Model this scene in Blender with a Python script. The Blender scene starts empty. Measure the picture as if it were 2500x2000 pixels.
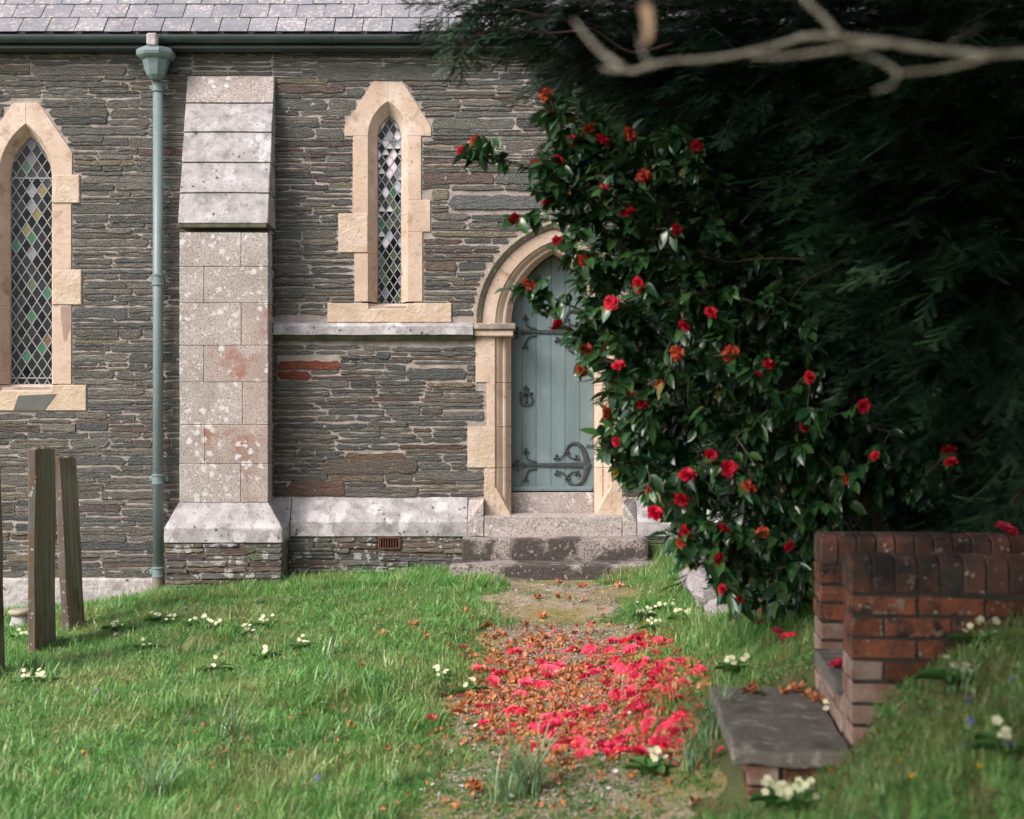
import bpy, bmesh, math, random
import numpy as np
from mathutils import Vector, Matrix, Euler, noise as mnoise

R = math.radians
random.seed(11); rng = np.random.default_rng(11)
scn = bpy.context.scene
COL = scn.collection

# ------------------------------------------------------------------ camera, sky, sun, exposure
F = 3289.0; D = 12.5; EYE = 1.55          # focal length in px of a 2500 px wide picture, distance to the wall, eye height
cam_d = bpy.data.cameras.new('camera'); cam = bpy.data.objects.new('camera', cam_d); COL.objects.link(cam)
cam.location = (0, -D, EYE); cam.rotation_euler = (R(90), 0, 0)
cam_d.sensor_width = 36; cam_d.lens = 36 * F / 2500.0; cam_d.clip_end = 500; cam_d.clip_start = 0.05
cam_d.dof.use_dof = True; cam_d.dof.focus_distance = 11.8
cam_d.dof.aperture_fstop = 2.8
scn.camera = cam
scn.render.resolution_x = 1024; scn.render.resolution_y = 819
SUN = Vector((-0.56, -0.50, 0.66)).normalized()
world = bpy.data.worlds.new('World'); scn.world = world; world.use_nodes = True
wn = world.node_tree.nodes; wl = world.node_tree.links
sky = wn.new('ShaderNodeTexSky'); sky.sky_type = 'NISHITA'; sky.sun_disc = False
sky.sun_elevation = math.asin(SUN.z); sky.sun_rotation = math.atan2(SUN.x, SUN.y)
sky.air_density = 1.0; sky.dust_density = 3.0; sky.ozone_density = 1.0
wn['Background'].inputs[1].default_value = 0.15
hs = wn.new('ShaderNodeHueSaturation'); hs.inputs['Saturation'].default_value = 0.35      # thin white cloud
wl.new(sky.outputs[0], hs.inputs['Color']); wl.new(hs.outputs[0], wn['Background'].inputs[0])
sun_d = bpy.data.lights.new('sun', 'SUN'); sun = bpy.data.objects.new('sun', sun_d); COL.objects.link(sun)
sun_d.energy = 1.5; sun_d.angle = R(22); sun_d.color = (1.0, 0.93, 0.84)
sun.rotation_euler = (-SUN).to_track_quat('-Z', 'Y').to_euler()
scn.view_settings.view_transform = 'Standard'; scn.view_settings.look = 'None'
scn.view_settings.gamma = 1.0; scn.view_settings.exposure = 0.95

# ------------------------------------------------------------------ helpers
def X(px, p=0.0): return (px - 1250) / F * (D - p)            # photo pixel -> metres on a plane p in front of the wall
def Z(py, p=0.0): return EYE - (py - 1000) / F * (D - p)
def PW(px, py, d): return Vector(((px - 1250) / F * d, -D + d, EYE - (py - 1000) / F * d))
def PD(dx, dy, d): return PW(dx / 0.8624, dy / 0.8624, d)
U = random.uniform

def tag(o, label=None, cat=None, group=None, kind=None):
    if label: o['label'] = label
    if cat: o['category'] = cat
    if group: o['group'] = group
    if kind: o['kind'] = kind
    return o
def thing(name, label, cat, loc=(0, 0, 0), group=None):
    o = bpy.data.objects.new(name, None); COL.objects.link(o); o.location = loc
    o.empty_display_size = 0.1
    return tag(o, label, cat, group)
def wloc(o):
    v = Vector(o.location)
    if o.parent: v = v + wloc(o.parent)
    return v
def link(o, parent=None):
    COL.objects.link(o)
    if parent is not None:
        o.parent = parent
        o.location = Vector(o.location) - wloc(parent)      # nothing that parents has a rotation
    return o
def mesh(name, verts, faces, m=None, smooth=False, cols=None):
    me = bpy.data.meshes.new(name); me.from_pydata([tuple(v) for v in verts], [], [tuple(f) for f in faces])
    if m is not None: me.materials.append(m)
    if smooth:
        me.polygons.foreach_set('use_smooth', [True] * len(me.polygons))
    if cols is not None:
        a = me.color_attributes.new('col', 'FLOAT_COLOR', 'POINT')
        a.data.foreach_set('color', np.asarray(cols, dtype=np.float32).ravel())
    me.update(); return me
def obj(name, verts, faces, m, parent=None, smooth=False, cols=None, kind=None, label=None):
    o = bpy.data.objects.new(name, mesh(name, verts, faces, m, smooth, cols))
    link(o, parent)
    return tag(o, label, kind=kind)

class MB:
    def __init__(s): s.v = []; s.f = []; s.c = []
    def add(s, v, f, c=None):
        n = len(s.v); s.v += [tuple(a) for a in v]; s.f += [tuple(i + n for i in a) for a in f]
        if c is not None: s.c += [(*c, 1.0)] * len(v)
    def build(s, name, m, parent=None, smooth=False, kind=None, label=None):
        return obj(name, s.v, s.f, m, parent, smooth, s.c if len(s.c) == len(s.v) and s.c else None, kind, label)

def box(x0, x1, y0, y1, z0, z1):
    v = [(x0, y0, z0), (x1, y0, z0), (x1, y1, z0), (x0, y1, z0), (x0, y0, z1), (x1, y0, z1), (x1, y1, z1), (x0, y1, z1)]
    f = [(0, 3, 2, 1), (4, 5, 6, 7), (0, 1, 5, 4), (1, 2, 6, 5), (2, 3, 7, 6), (3, 0, 4, 7)]
    return v, f
def hexa(c):     # 8 corners ordered like box()
    return c, box(0, 1, 0, 1, 0, 1)[1]
def bevelled(v, f, b, seg=1, cuts=0, jit=0.0):
    bm = bmesh.new()
    vs = [bm.verts.new(a) for a in v]
    for a in f: bm.faces.new([vs[i] for i in a])
    if b > 0: bmesh.ops.bevel(bm, geom=list(bm.edges), offset=b, segments=seg, profile=0.5, affect='EDGES', clamp_overlap=True)
    if cuts: bmesh.ops.subdivide_edges(bm, edges=[e for e in bm.edges if e.calc_length() > 0.08], cuts=cuts, use_grid_fill=True)
    if jit:
        for a in bm.verts:
            n = mnoise.noise_vector(a.co * 9.0) * jit
            a.co += n
    bm.normal_update()
    bm.verts.index_update()
    V = [tuple(a.co) for a in bm.verts]; FF = [[w.index for w in a.verts] for a in bm.faces]
    bm.free(); return V, FF
def offset_poly(P, b):
    n = len(P); out = []
    area = sum(P[i][0] * P[(i + 1) % n][1] - P[(i + 1) % n][0] * P[i][1] for i in range(n))
    s = 1 if area > 0 else -1
    for i in range(n):
        a = Vector(P[i - 1]); p = Vector(P[i]); c = Vector(P[(i + 1) % n])
        d1 = (p - a).normalized(); d2 = (c - p).normalized()
        n1 = Vector((-d1.y, d1.x)) * s; n2 = Vector((-d2.y, d2.x)) * s
        m = (n1 + n2)
        m = m / max(0.35, m.length_squared / 2) if m.length > 1e-4 else n1
        out.append(p + m * b)
    return [(q.x, q.y) for q in out]
def slab(P, yf, yb, b=0.004):
    """outline P in (x,z), front face at y=yf, back at y=yb"""
    n = len(P); I = offset_poly(P, b)
    v = [(x, yf, z) for x, z in I] + [(x, yf + b, z) for x, z in P] + [(x, yb, z) for x, z in P]
    f = [tuple(range(n))]
    for i in range(n):
        j = (i + 1) % n
        f.append((i, n + i, n + j, j)); f.append((n + i, 2 * n + i, 2 * n + j, n + j))
    area = sum(P[i][0] * P[(i + 1) % n][1] - P[(i + 1) % n][0] * P[i][1] for i in range(n))
    if area < 0: f = [tuple(reversed(a)) for a in f]
    return v, f
def clip_convex(P, C):
    """clip polygon P by convex polygon C (ccw)"""
    out = list(P)
    for i in range(len(C)):
        a = C[i]; b = C[(i + 1) % len(C)]
        inp = out; out = []
        if not inp: break
        def side(p): return (b[0] - a[0]) * (p[1] - a[1]) - (b[1] - a[1]) * (p[0] - a[0])
        for k in range(len(inp)):
            p = inp[k]; q = inp[(k + 1) % len(inp)]
            sp, sq = side(p), side(q)
            if sp >= 0: out.append(p)
            if (sp >= 0) != (sq >= 0):
                t = sp / (sp - sq); out.append((p[0] + (q[0] - p[0]) * t, p[1] + (q[1] - p[1]) * t))
    return out
def poly_area(P): return 0.5 * sum(P[i][0] * P[(i + 1) % len(P)][1] - P[(i + 1) % len(P)][0] * P[i][1] for i in range(len(P)))
def tube(pts, rads, sides=6, flat=1.0, axis=None, cap=True):
    pts = [Vector(p) for p in pts]; v = []; f = []
    prev = None
    for i, p in enumerate(pts):
        t = (pts[min(i + 1, len(pts) - 1)] - pts[max(i - 1, 0)])
        t = t.normalized() if t.length > 1e-9 else Vector((0, 0, 1))
        if axis is not None: a = Vector(axis)
        else:
            a = prev if prev is not None else (Vector((0, 0, 1)) if abs(t.z) < 0.9 else Vector((1, 0, 0)))
        u = a.cross(t); u = u.normalized() if u.length > 1e-6 else Vector((1, 0, 0))
        w = t.cross(u).normalized(); prev = w
        for k in range(sides):
            an = 2 * math.pi * k / sides
            v.append(p + (u * math.cos(an) + w * math.sin(an) * flat) * rads[i])
    for i in range(len(pts) - 1):
        for k in range(sides):
            a = i * sides + k; b = i * sides + (k + 1) % sides
            f.append((a, b, b + sides, a + sides))
    if cap: f.append(tuple(reversed(range(sides)))); f.append(tuple(range(len(v) - sides, len(v))))
    return v, f
def lathe(prof, cx, cy, seg=16, sides_rot=0.0):
    v = []; f = []
    for r, z in prof:
        for k in range(seg):
            a = 2 * math.pi * k / seg + sides_rot
            v.append((cx + r * math.cos(a), cy + r * math.sin(a), z))
    for i in range(len(prof) - 1):
        for k in range(seg):
            a = i * seg + k; b = i * seg + (k + 1) % seg
            f.append((a, b, b + seg, a + seg))
    f.append(tuple(reversed(range(seg)))); f.append(tuple(range(len(v) - seg, len(v))))
    return v, f
def curve_pts(P, n=24):
    """Catmull-Rom through P"""
    P = [Vector(p) for p in P]; Q = [P[0] * 2 - P[1]] + P + [P[-1] * 2 - P[-2]]
    out = []; m = len(P) - 1
    for i in range(n + 1):
        t = i / n * m; k = min(int(t), m - 1); t -= k
        a, b, c, d = Q[k], Q[k + 1], Q[k + 2], Q[k + 3]
        out.append(0.5 * ((2 * b) + (c - a) * t + (2 * a - 5 * b + 4 * c - d) * t * t + (3 * b - a - 3 * c + d) * t ** 3))
    return out
def lerp(a, b, t): return a + (b - a) * t

# ------------------------------------------------------------------ materials
def mat(name, c1, c2=None, scale=6.0, detail=6, rough=0.85, bump=0.3, bscale=60.0, bdist=0.004, stretch=(1, 1, 1),
        grain=None, spots=(), attr=False, rnd=0.0, space='world', spec=0.3, metal=0.0, blotch=None, transl=0.0, rnd_cols=None, patch=None, wave=None):
    m = bpy.data.materials.new(name); m.use_nodes = True
    N = m.node_tree.nodes; L = m.node_tree.links; b = N['Principled BSDF']
    def node(t, **kw):
        n = N.new(t)
        for k, v in kw.items(): setattr(n, k, v)
        return n
    if space == 'world': co = node('ShaderNodeNewGeometry').outputs['Position']
    else: co = node('ShaderNodeTexCoord').outputs['Object']
    mp = node('ShaderNodeMapping'); mp.inputs['Scale'].default_value = stretch; L.new(co, mp.inputs[0])
    def noise(sc, det=6, vec=None, rg=0.6, dist=0.0):
        n = node('ShaderNodeTexNoise'); n.inputs['Scale'].default_value = sc; n.inputs['Detail'].default_value = det
        n.inputs['Roughness'].default_value = rg; n.inputs['Distortion'].default_value = dist
        L.new(vec or mp.outputs[0], n.inputs['Vector']); return n.outputs['Fac']
    def ramp(fac, a, bb):
        r = node('ShaderNodeMapRange'); r.inputs['From Min'].default_value = a; r.inputs['From Max'].default_value = bb
        L.new(fac, r.inputs['Value']); return r.outputs['Result']
    def mix(fac, A, B, bt='MIX'):
        n = node('ShaderNodeMix', data_type='RGBA', blend_type=bt)
        if isinstance(fac, (int, float)): n.inputs[0].default_value = fac
        else: L.new(fac, n.inputs[0])
        for s, q in ((6, A), (7, B)):
            if isinstance(q, tuple): n.inputs[s].default_value = (*q, 1)
            else: L.new(q, n.inputs[s])
        return n.outputs[2]
    c2 = c2 or tuple(a * 0.7 for a in c1)
    if attr:
        a = node('ShaderNodeAttribute'); a.attribute_name = 'col'; base = a.outputs['Color']
        dark = mix(1.0, base, c2, 'MULTIPLY')
        col = mix(ramp(noise(scale, detail), 0.35, 0.7), base, dark)
    else:
        col = mix(ramp(noise(scale, detail), 0.35, 0.68), c1, c2)
    if rnd_cols:
        oi = node('ShaderNodeObjectInfo'); r = node('ShaderNodeValToRGB'); r.color_ramp.interpolation = 'LINEAR'
        els = r.color_ramp.elements
        while len(els) < len(rnd_cols): els.new(0.5)
        for k, (pos, cc) in enumerate(rnd_cols): els[k].position = pos; els[k].color = (*cc, 1)
        L.new(oi.outputs['Random'], r.inputs[0])
        col = mix(0.75, col, r.outputs[0]) if c1 else r.outputs[0]
    if patch:      # broad patches in world space: (colour, scale, lo, hi, strength)
        gp = node('ShaderNodeNewGeometry').outputs['Position']
        for pc, ps, lo, hi, st in patch:
            f_ = ramp(noise(ps, 4, gp), lo, hi); mm = node('ShaderNodeMath', operation='MULTIPLY'); L.new(f_, mm.inputs[0]); mm.inputs[1].default_value = st
            col = mix(mm.outputs[0], col, pc)
    if blotch:
        for bc, bs, lo, hi in blotch: col = mix(ramp(noise(bs, 5, co), lo, hi), col, bc)
    if grain:      # fine speckle
        gc, gs, lo, hi = grain
        col = mix(ramp(noise(gs, 3, co, 0.7), lo, hi), col, gc)
    for sc_, ss, th, soft, msk in spots:   # roundish lichen patches
        w = node('ShaderNodeVectorMath', operation='ADD'); nn = node('ShaderNodeTexNoise'); nn.inputs['Scale'].default_value = ss * 2.6; nn.inputs['Detail'].default_value = 4
        L.new(co, nn.inputs['Vector']); vs = node('ShaderNodeVectorMath', operation='SCALE'); vs.inputs['Scale'].default_value = 1.0 / ss
        L.new(nn.outputs['Color'], vs.inputs[0]); L.new(co, w.inputs[0]); L.new(vs.outputs[0], w.inputs[1])
        vo = node('ShaderNodeTexVoronoi'); vo.inputs['Scale'].default_value = ss; L.new(w.outputs[0], vo.inputs['Vector'])
        f1 = ramp(vo.outputs['Distance'], th, th - soft)
        sx = node('ShaderNodeSeparateColor'); L.new(vo.outputs['Color'], sx.inputs[0])
        f2a = ramp(sx.outputs[0], msk * .8, msk * .8 + 0.02); f2b = ramp(noise(ss * .22, 2, co), 0.46, 0.54)
        f2n = node('ShaderNodeMath', operation='MULTIPLY'); L.new(f2a, f2n.inputs[0]); L.new(f2b, f2n.inputs[1]); f2 = f2n.outputs[0]
        f3 = ramp(noise(ss * 9, 3, co), 0.25, 0.5)
        mu = node('ShaderNodeMath', operation='MULTIPLY'); L.new(f1, mu.inputs[0]); L.new(f2, mu.inputs[1])
        mu2 = node('ShaderNodeMath', operation='MULTIPLY'); L.new(mu.outputs[0], mu2.inputs[0]); L.new(f3, mu2.inputs[1])
        col = mix(mu2.outputs[0], col, sc_)
    if rnd:
        oi = node('ShaderNodeObjectInfo'); mr = node('ShaderNodeMapRange'); L.new(oi.outputs['Random'], mr.inputs['Value'])
        mr.inputs['To Min'].default_value = 1 - rnd; mr.inputs['To Max'].default_value = 1 + rnd
        cc = node('ShaderNodeCombineColor')
        for k in range(3): L.new(mr.outputs[0], cc.inputs[k])
        col = mix(1.0, col, cc.outputs[0], 'MULTIPLY')
    L.new(col, b.inputs['Base Color'])
    b.inputs['Roughness'].default_value = rough; b.inputs['Metallic'].default_value = metal
    b.inputs['Specular IOR Level'].default_value = spec
    if bump:
        bp = node('ShaderNodeBump'); bp.inputs['Strength'].default_value = bump; bp.inputs['Distance'].default_value = bdist
        hsrc = noise(bscale, 6)
        if wave:
            wv = node('ShaderNodeTexWave'); wv.wave_type = 'BANDS'; wv.bands_direction = 'DIAGONAL'
            wv.inputs['Scale'].default_value = wave; wv.inputs['Distortion'].default_value = 8; wv.inputs['Detail'].default_value = 3
            wv.inputs['Detail Scale'].default_value = 1.5
            wm = node('ShaderNodeMapping'); wm.inputs['Scale'].default_value = (0.6, 1, 1.0); L.new(co, wm.inputs[0]); L.new(wm.outputs[0], wv.inputs['Vector'])
            ad = node('ShaderNodeMath', operation='MULTIPLY_ADD'); L.new(wv.outputs['Fac'], ad.inputs[0]); ad.inputs[1].default_value = 0.35; L.new(hsrc, ad.inputs[2])
            hsrc = ad.outputs[0]
        L.new(hsrc, bp.inputs['Height']); L.new(bp.outputs[0], b.inputs['Normal'])
    if transl:
        tr = node('ShaderNodeBsdfTranslucent'); L.new(col, tr.inputs[0]); ms = node('ShaderNodeMixShader'); ms.inputs[0].default_value = transl
        L.new(b.outputs[0], ms.inputs[1]); L.new(tr.outputs[0], ms.inputs[2]); L.new(ms.outputs[0], N['Material Output'].inputs[0])
    return m

WHITE_L = (0.55, 0.53, 0.52)
M = {}
M['slate'] = mat('slate_rubble', (1, 1, 1), (0.62, 0.61, 0.59), scale=7, detail=9, attr=True, stretch=(1, 1, 7), bump=1.0, bscale=13, bdist=0.02, rough=0.75,
                 blotch=[((0.30, 0.26, 0.235), 28, 0.64, 0.72), ((0.05, 0.05, 0.05), 3.0, 0.60, 0.85)],
                 wave=22, spots=[(WHITE_L, 9, 0.16, 0.08, 0.90)], grain=((0.2, 0.2, 0.2), 120, 0.62, 0.8))
M['slate_base'] = mat('slate_rubble_lichen', (1, 1, 1), (0.55, 0.5, 0.5), scale=9, attr=True, stretch=(1, 1, 4), bump=1.0, bscale=18, bdist=0.015, rough=0.85,
                      spots=[((0.42, 0.40, 0.38), 9, 0.42, 0.10, 0.35), ((0.5, 0.48, 0.46), 22, 0.34, 0.10, 0.45), ((0.10, 0.12, 0.05), 5, 0.4, 0.2, 0.8)])
M['mortar'] = mat('lime_mortar', (0.44, 0.365, 0.335), (0.22, 0.19, 0.17), scale=9, bump=0.9, bscale=45, bdist=0.01, rough=0.95,
                  blotch=[((0.24, 0.22, 0.19), 1.6, 0.5, 0.75)], grain=((0.16, 0.13, 0.12), 150, 0.6, 0.75))
M['mortar_dark'] = mat('dirty_mortar', (0.20, 0.17, 0.15), (0.07, 0.06, 0.05), scale=10, bump=0.9, bscale=40, bdist=0.01,
                       spots=[((0.4, 0.38, 0.36), 14, 0.36, 0.1, 0.4)])
G1 = ((0.16, 0.135, 0.12), 62, 0.50, 0.64)
M['granite'] = mat('granite', (0.46, 0.40, 0.38), (0.33, 0.275, 0.25), scale=3.5, grain=G1, bump=0.7, bscale=75, bdist=0.006,
                   spots=[((0.60, 0.56, 0.56), 14, 0.42, 0.10, 0.5), ((0.56, 0.52, 0.51), 30, 0.40, 0.12, 0.5)], rough=0.9)
M['granite_red'] = mat('granite_algae', (0.45, 0.37, 0.34), (0.30, 0.22, 0.19), scale=3.0, grain=G1, bump=0.7, bscale=75, bdist=0.006,
                       blotch=[((0.31, 0.14, 0.11), 2.6, 0.54, 0.66)], spots=[((0.60, 0.56, 0.56), 14, 0.42, 0.10, 0.45)], rough=0.9)
M['granite_pale'] = mat('granite_lichened', (0.455, 0.415, 0.42), (0.30, 0.27, 0.275), scale=9, grain=((0.23, 0.21, 0.21), 55, 0.54, 0.66), bump=0.8, bscale=70, bdist=0.006,
                        blotch=[((0.21, 0.20, 0.20), 7.5, 0.52, 0.66)], spots=[((0.56, 0.525, 0.535), 7, 0.55, 0.2, 0.3), ((0.05, 0.045, 0.04), 20, 0.30, 0.08, 0.9)], rough=0.9)
M['granite_dark'] = mat('granite_blackened', (0.40, 0.34, 0.32), (0.26, 0.215, 0.195), scale=4, grain=((0.10, 0.085, 0.08), 58, 0.50, 0.60), bump=0.8, bscale=70, bdist=0.006,
                        blotch=[((0.065, 0.052, 0.046), 3.2, 0.47, 0.54), ((0.42, 0.38, 0.36), 24, 0.60, 0.66)], rough=0.9)
M['moss_under'] = mat('mossy_underside', (0.12, 0.11, 0.07), (0.05, 0.055, 0.03), scale=12, bump=0.6)  # strips under the ledges, darker and more olive than the granite
M['bath'] = mat('cream_limestone', (0.575, 0.435, 0.35), (0.50, 0.36, 0.27), scale=3.0, grain=((0.36, 0.24, 0.17), 42, 0.56, 0.72), bump=0.35, bscale=60, bdist=0.004,
                blotch=[((0.68, 0.55, 0.47), 2.3, 0.5, 0.7), ((0.36, 0.25, 0.17), 6.5, 0.55, 0.70), ((0.30, 0.22, 0.17), 22, 0.62, 0.72)], rough=0.9)
M['bath_rough'] = mat('cream_limestone_pitched', (0.58, 0.45, 0.34), (0.46, 0.335, 0.24), scale=5.0, bump=1.0, bscale=26, bdist=0.014,
                      blotch=[((0.62, 0.50, 0.44), 3.3, 0.5, 0.7)], rough=0.9)
M['bath_patch'] = mat('brown_repair', (0.34, 0.24, 0.20), (0.28, 0.20, 0.17), scale=8, bump=0.2)
M['hood'] = mat('weathered_hood_stone', (0.33, 0.27, 0.21), (0.20, 0.17, 0.14), scale=7, bump=0.7, bscale=50, bdist=0.006, grain=((0.09, 0.08, 0.07), 60, 0.55, 0.7),
                spots=[((0.48, 0.44, 0.4), 18, 0.36, 0.1, 0.6), ((0.45, 0.22, 0.08), 16, 0.25, 0.1, 0.9)], rough=0.95)
M['iron_green'] = mat('grey_green_paint', (0.17, 0.225, 0.225), (0.145, 0.19, 0.19), scale=5, rough=0.45, bump=0.12, bscale=30, spec=0.5,
                      spots=[((0.12, 0.06, 0.03), 14, 0.12, 0.05, 0.93)])
M['iron_dark'] = mat('dark_green_gutter_paint', (0.045, 0.065, 0.067), (0.03, 0.042, 0.045), scale=4, rough=0.45, bump=0.1, bscale=30, spec=0.5)
M['rust'] = mat('rusty_iron', (0.20, 0.08, 0.05), (0.07, 0.04, 0.03), scale=30, bump=0.6, bscale=120, rough=0.9)
M['iron_black'] = mat('black_ironwork', (0.035, 0.042, 0.046), (0.055, 0.065, 0.07), scale=25, rough=0.5, bump=0.5, bscale=90, spec=0.5)
M['door'] = mat('grey_blue_door_paint', (0.165, 0.225, 0.235), (0.145, 0.195, 0.20), scale=4, rough=0.6, bump=0.4, bscale=22, stretch=(4, 4, 0.6), rnd=0.06, spec=0.35,
                blotch=[((0.21, 0.27, 0.27), 6, 0.56, 0.8), ((0.07, 0.09, 0.09), 26, 0.68, 0.78)])
M['roof'] = mat('roof_slate', (0.235, 0.225, 0.25), (0.18, 0.175, 0.20), scale=6, rough=0.6, bump=0.35, bscale=40, rnd=0.13,
                spots=[((0.42, 0.36, 0.345), 24, 0.50, 0.16, 0.25), ((0.38, 0.32, 0.31), 50, 0.45, 0.12, 0.25)])
M['lead'] = mat('lead_came', (0.38, 0.38, 0.41), (0.30, 0.30, 0.33), scale=20, rough=0.6, bump=0.2)
M['limewash'] = mat('rough_limewash', (0.52, 0.47, 0.47), (0.30, 0.26, 0.25), scale=9, bump=1.0, bscale=18, bdist=0.02,
                    blotch=[((0.13, 0.08, 0.055), 11, 0.63, 0.70)], grain=((0.25, 0.2, 0.18), 80, 0.6, 0.75))
M['interior'] = mat('dark_interior', (0.012, 0.013, 0.015), bump=0)
M['headstone'] = mat('slate_headstone', (0.29, 0.26, 0.18), (0.10, 0.085, 0.06), scale=22, stretch=(1, 1, 0.06), bump=0.8, bscale=22, bdist=0.008,
                     blotch=[((0.16, 0.145, 0.09), 1.4, 0.5, 0.7), ((0.09, 0.05, 0.03), 2.2, 0.56, 0.7)], spots=[((0.34, 0.33, 0.31), 30, 0.24, 0.1, 0.75)])
M['headstone_edge'] = mat('lichened_slate_edge', (0.13, 0.12, 0.115), (0.14, 0.08, 0.04), scale=6, bump=0.9, bscale=40, bdist=0.006,
                          spots=[((0.4, 0.38, 0.36), 28, 0.34, 0.1, 0.5)])
M['brick'] = mat('red_brick', (0.23, 0.072, 0.038), (0.085, 0.040, 0.028), scale=13, bump=1.0, bscale=42, bdist=0.008, rough=0.92, rnd=0.3,
                 blotch=[((0.030, 0.024, 0.022), 11, 0.52, 0.62), ((0.20, 0.15, 0.11), 17, 0.60, 0.68)], spots=[((0.28, 0.25, 0.21), 44, 0.30, 0.14, 0.6)])
M['coping'] = mat('coping_brick_sooty', (0.165, 0.062, 0.040), (0.065, 0.046, 0.037), scale=9, bump=1.0, bscale=42, bdist=0.008, rough=0.92, rnd=0.35,
                 blotch=[((0.035, 0.030, 0.028), 7, 0.46, 0.60), ((0.22, 0.19, 0.16), 15, 0.62, 0.70)], spots=[((0.30, 0.28, 0.25), 38, 0.30, 0.14, 0.6)])
M['brick_pale'] = mat('limewashed_brick', (0.34, 0.26, 0.22), (0.20, 0.09, 0.06), scale=11, bump=0.9, bscale=45, bdist=0.006, rough=0.92, rnd=0.2)
M['brick_mortar'] = mat('dark_brick_mortar', (0.06, 0.05, 0.042), (0.03, 0.026, 0.022), scale=20, bump=0.6, bscale=70)
M['step'] = mat('slate_step', (0.17, 0.15, 0.13), (0.11, 0.10, 0.088), scale=9, bump=0.9, bscale=60,
                blotch=[((0.30, 0.25, 0.22), 12, 0.57, 0.64), ((0.055, 0.055, 0.035), 5, 0.56, 0.72)], grain=((0.24, 0.21, 0.19), 80, 0.58, 0.7), spots=[((0.32, 0.28, 0.25), 26, 0.24, 0.08, 0.8)])
M['rock'] = mat('weathered_rock', (0.42, 0.38, 0.39), (0.26, 0.23, 0.23), scale=6, bump=1.0, bscale=12, bdist=0.03, stretch=(1, 1, 2.5), grain=((0.18, 0.16, 0.16), 90, 0.56, 0.7))
M['vase'] = mat('stone_vase', (0.40, 0.34, 0.26), (0.24, 0.2, 0.16), scale=20, bump=0.6, spots=[((0.05, 0.045, 0.04), 40, 0.3, 0.1, 0.6)])
M['bark_yew'] = mat('yew_bark', (0.10, 0.06, 0.045), (0.05, 0.033, 0.027), scale=10, bump=0.8, bscale=30, stretch=(1, 1, .4))
M['bark_cam'] = mat('camellia_bark', (0.14, 0.115, 0.085), (0.08, 0.065, 0.05), scale=20, bump=0.4)
M['bark_pale'] = mat('pale_lichened_bark', (0.42, 0.375, 0.32), (0.20, 0.17, 0.14), scale=22, bump=0.5, bscale=40, blotch=[((0.28, 0.2, 0.12), 9, 0.58, 0.7)])
def rc(*c): return [(i / max(1, len(c) - 1), q) for i, q in enumerate(c)]
M['yew'] = mat('yew_needles', (0.012, 0.034, 0.020), (0.008, 0.022, 0.014), space='object', scale=4, bump=0, rough=0.45, spec=0.4,
               rnd_cols=rc((0.008, 0.024, 0.015), (0.024, 0.068, 0.032), (0.065, 0.150, 0.060), (0.010, 0.034, 0.020), (0.034, 0.090, 0.038)),
               patch=[((0.11, 0.20, 0.10), 2.9, 0.54, 0.62, 0.8), ((0.004, 0.010, 0.007), 1.7, 0.48, 0.58, 0.85)])
M['leaf'] = mat('camellia_leaf', (0.020, 0.060, 0.022), (0.014, 0.040, 0.018), space='object', scale=12, bump=0, rough=0.30, spec=0.8, transl=0.10, attr=False,
                rnd_cols=rc((0.013, 0.050, 0.020), (0.030, 0.095, 0.032), (0.070, 0.160, 0.040), (0.018, 0.065, 0.026)))
M['leaf_old'] = mat('yellowing_camellia_leaf', (0.22, 0.18, 0.03), (0.10, 0.11, 0.03), space='object', scale=16, bump=0, rough=0.4, spec=0.5, transl=0.15)
M['red'] = mat('camellia_red_petal', (0.66, 0.014, 0.045), (0.42, 0.006, 0.022), space='object', scale=14, bump=0, rough=0.55, transl=0.18, rnd=0.2)
M['orange'] = mat('browning_camellia_petal', (0.55, 0.10, 0.035), (0.42, 0.022, 0.022), space='object', scale=22, bump=0, rough=0.6, transl=0.15, rnd=0.25)
M['pink'] = mat('fallen_pink_petal', (0.92, 0.10, 0.19), (0.80, 0.035, 0.10), space='object', scale=12, bump=0, rough=0.6, transl=0.18, rnd=0.15,)
M['brown'] = mat('withered_petal', (0.40, 0.13, 0.04), (0.20, 0.058, 0.022), space='object', scale=30, bump=0.4, bscale=90, rough=0.8, transl=0.10,
                 rnd_cols=rc((0.26, 0.085, 0.035), (0.56, 0.21, 0.075), (0.66, 0.34, 0.18), (0.44, 0.13, 0.05)))
M['stamen'] = mat('yellow_stamens', (0.6, 0.38, 0.06), bump=0)
M['bud'] = mat('pale_bud', (0.35, 0.24, 0.14), bump=0)
M['grass'] = mat('grass_blades', (0.15, 0.35, 0.068), (0.09, 0.24, 0.05), space='object', scale=6, bump=0, rough=0.36, spec=0.6, transl=0.32,
                 rnd_cols=rc((0.030, 0.15, 0.035), (0.15, 0.41, 0.075), (0.38, 0.56, 0.19), (0.05, 0.21, 0.045), (0.48, 0.46, 0.23), (0.10, 0.33, 0.065), (0.22, 0.46, 0.12)),
                 patch=[((0.44, 0.36, 0.17), 1.3, 0.48, 0.66, 0.42), ((0.04, 0.23, 0.05), 1.7, 0.52, 0.66, 0.45)])
M['grass_tall'] = mat('strap_leaves', (0.08, 0.23, 0.075), (0.30, 0.42, 0.23), space='object', scale=9, bump=0, rough=0.33, spec=0.7, transl=0.2)
M['straw'] = mat('dry_grass', (0.34, 0.26, 0.13), (0.24, 0.18, 0.09), space='object', scale=6, bump=0, rough=0.7, transl=0.2)
M['primrose'] = mat('primrose_petal', (0.80, 0.76, 0.46), (0.75, 0.74, 0.55), space='object', scale=50, bump=0, rough=0.6, transl=0.2)
M['prim_leaf'] = mat('primrose_leaf', (0.09, 0.20, 0.05), (0.06, 0.15, 0.04), space='object', scale=20, bump=0.3, rough=0.6, transl=0.2)
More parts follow.
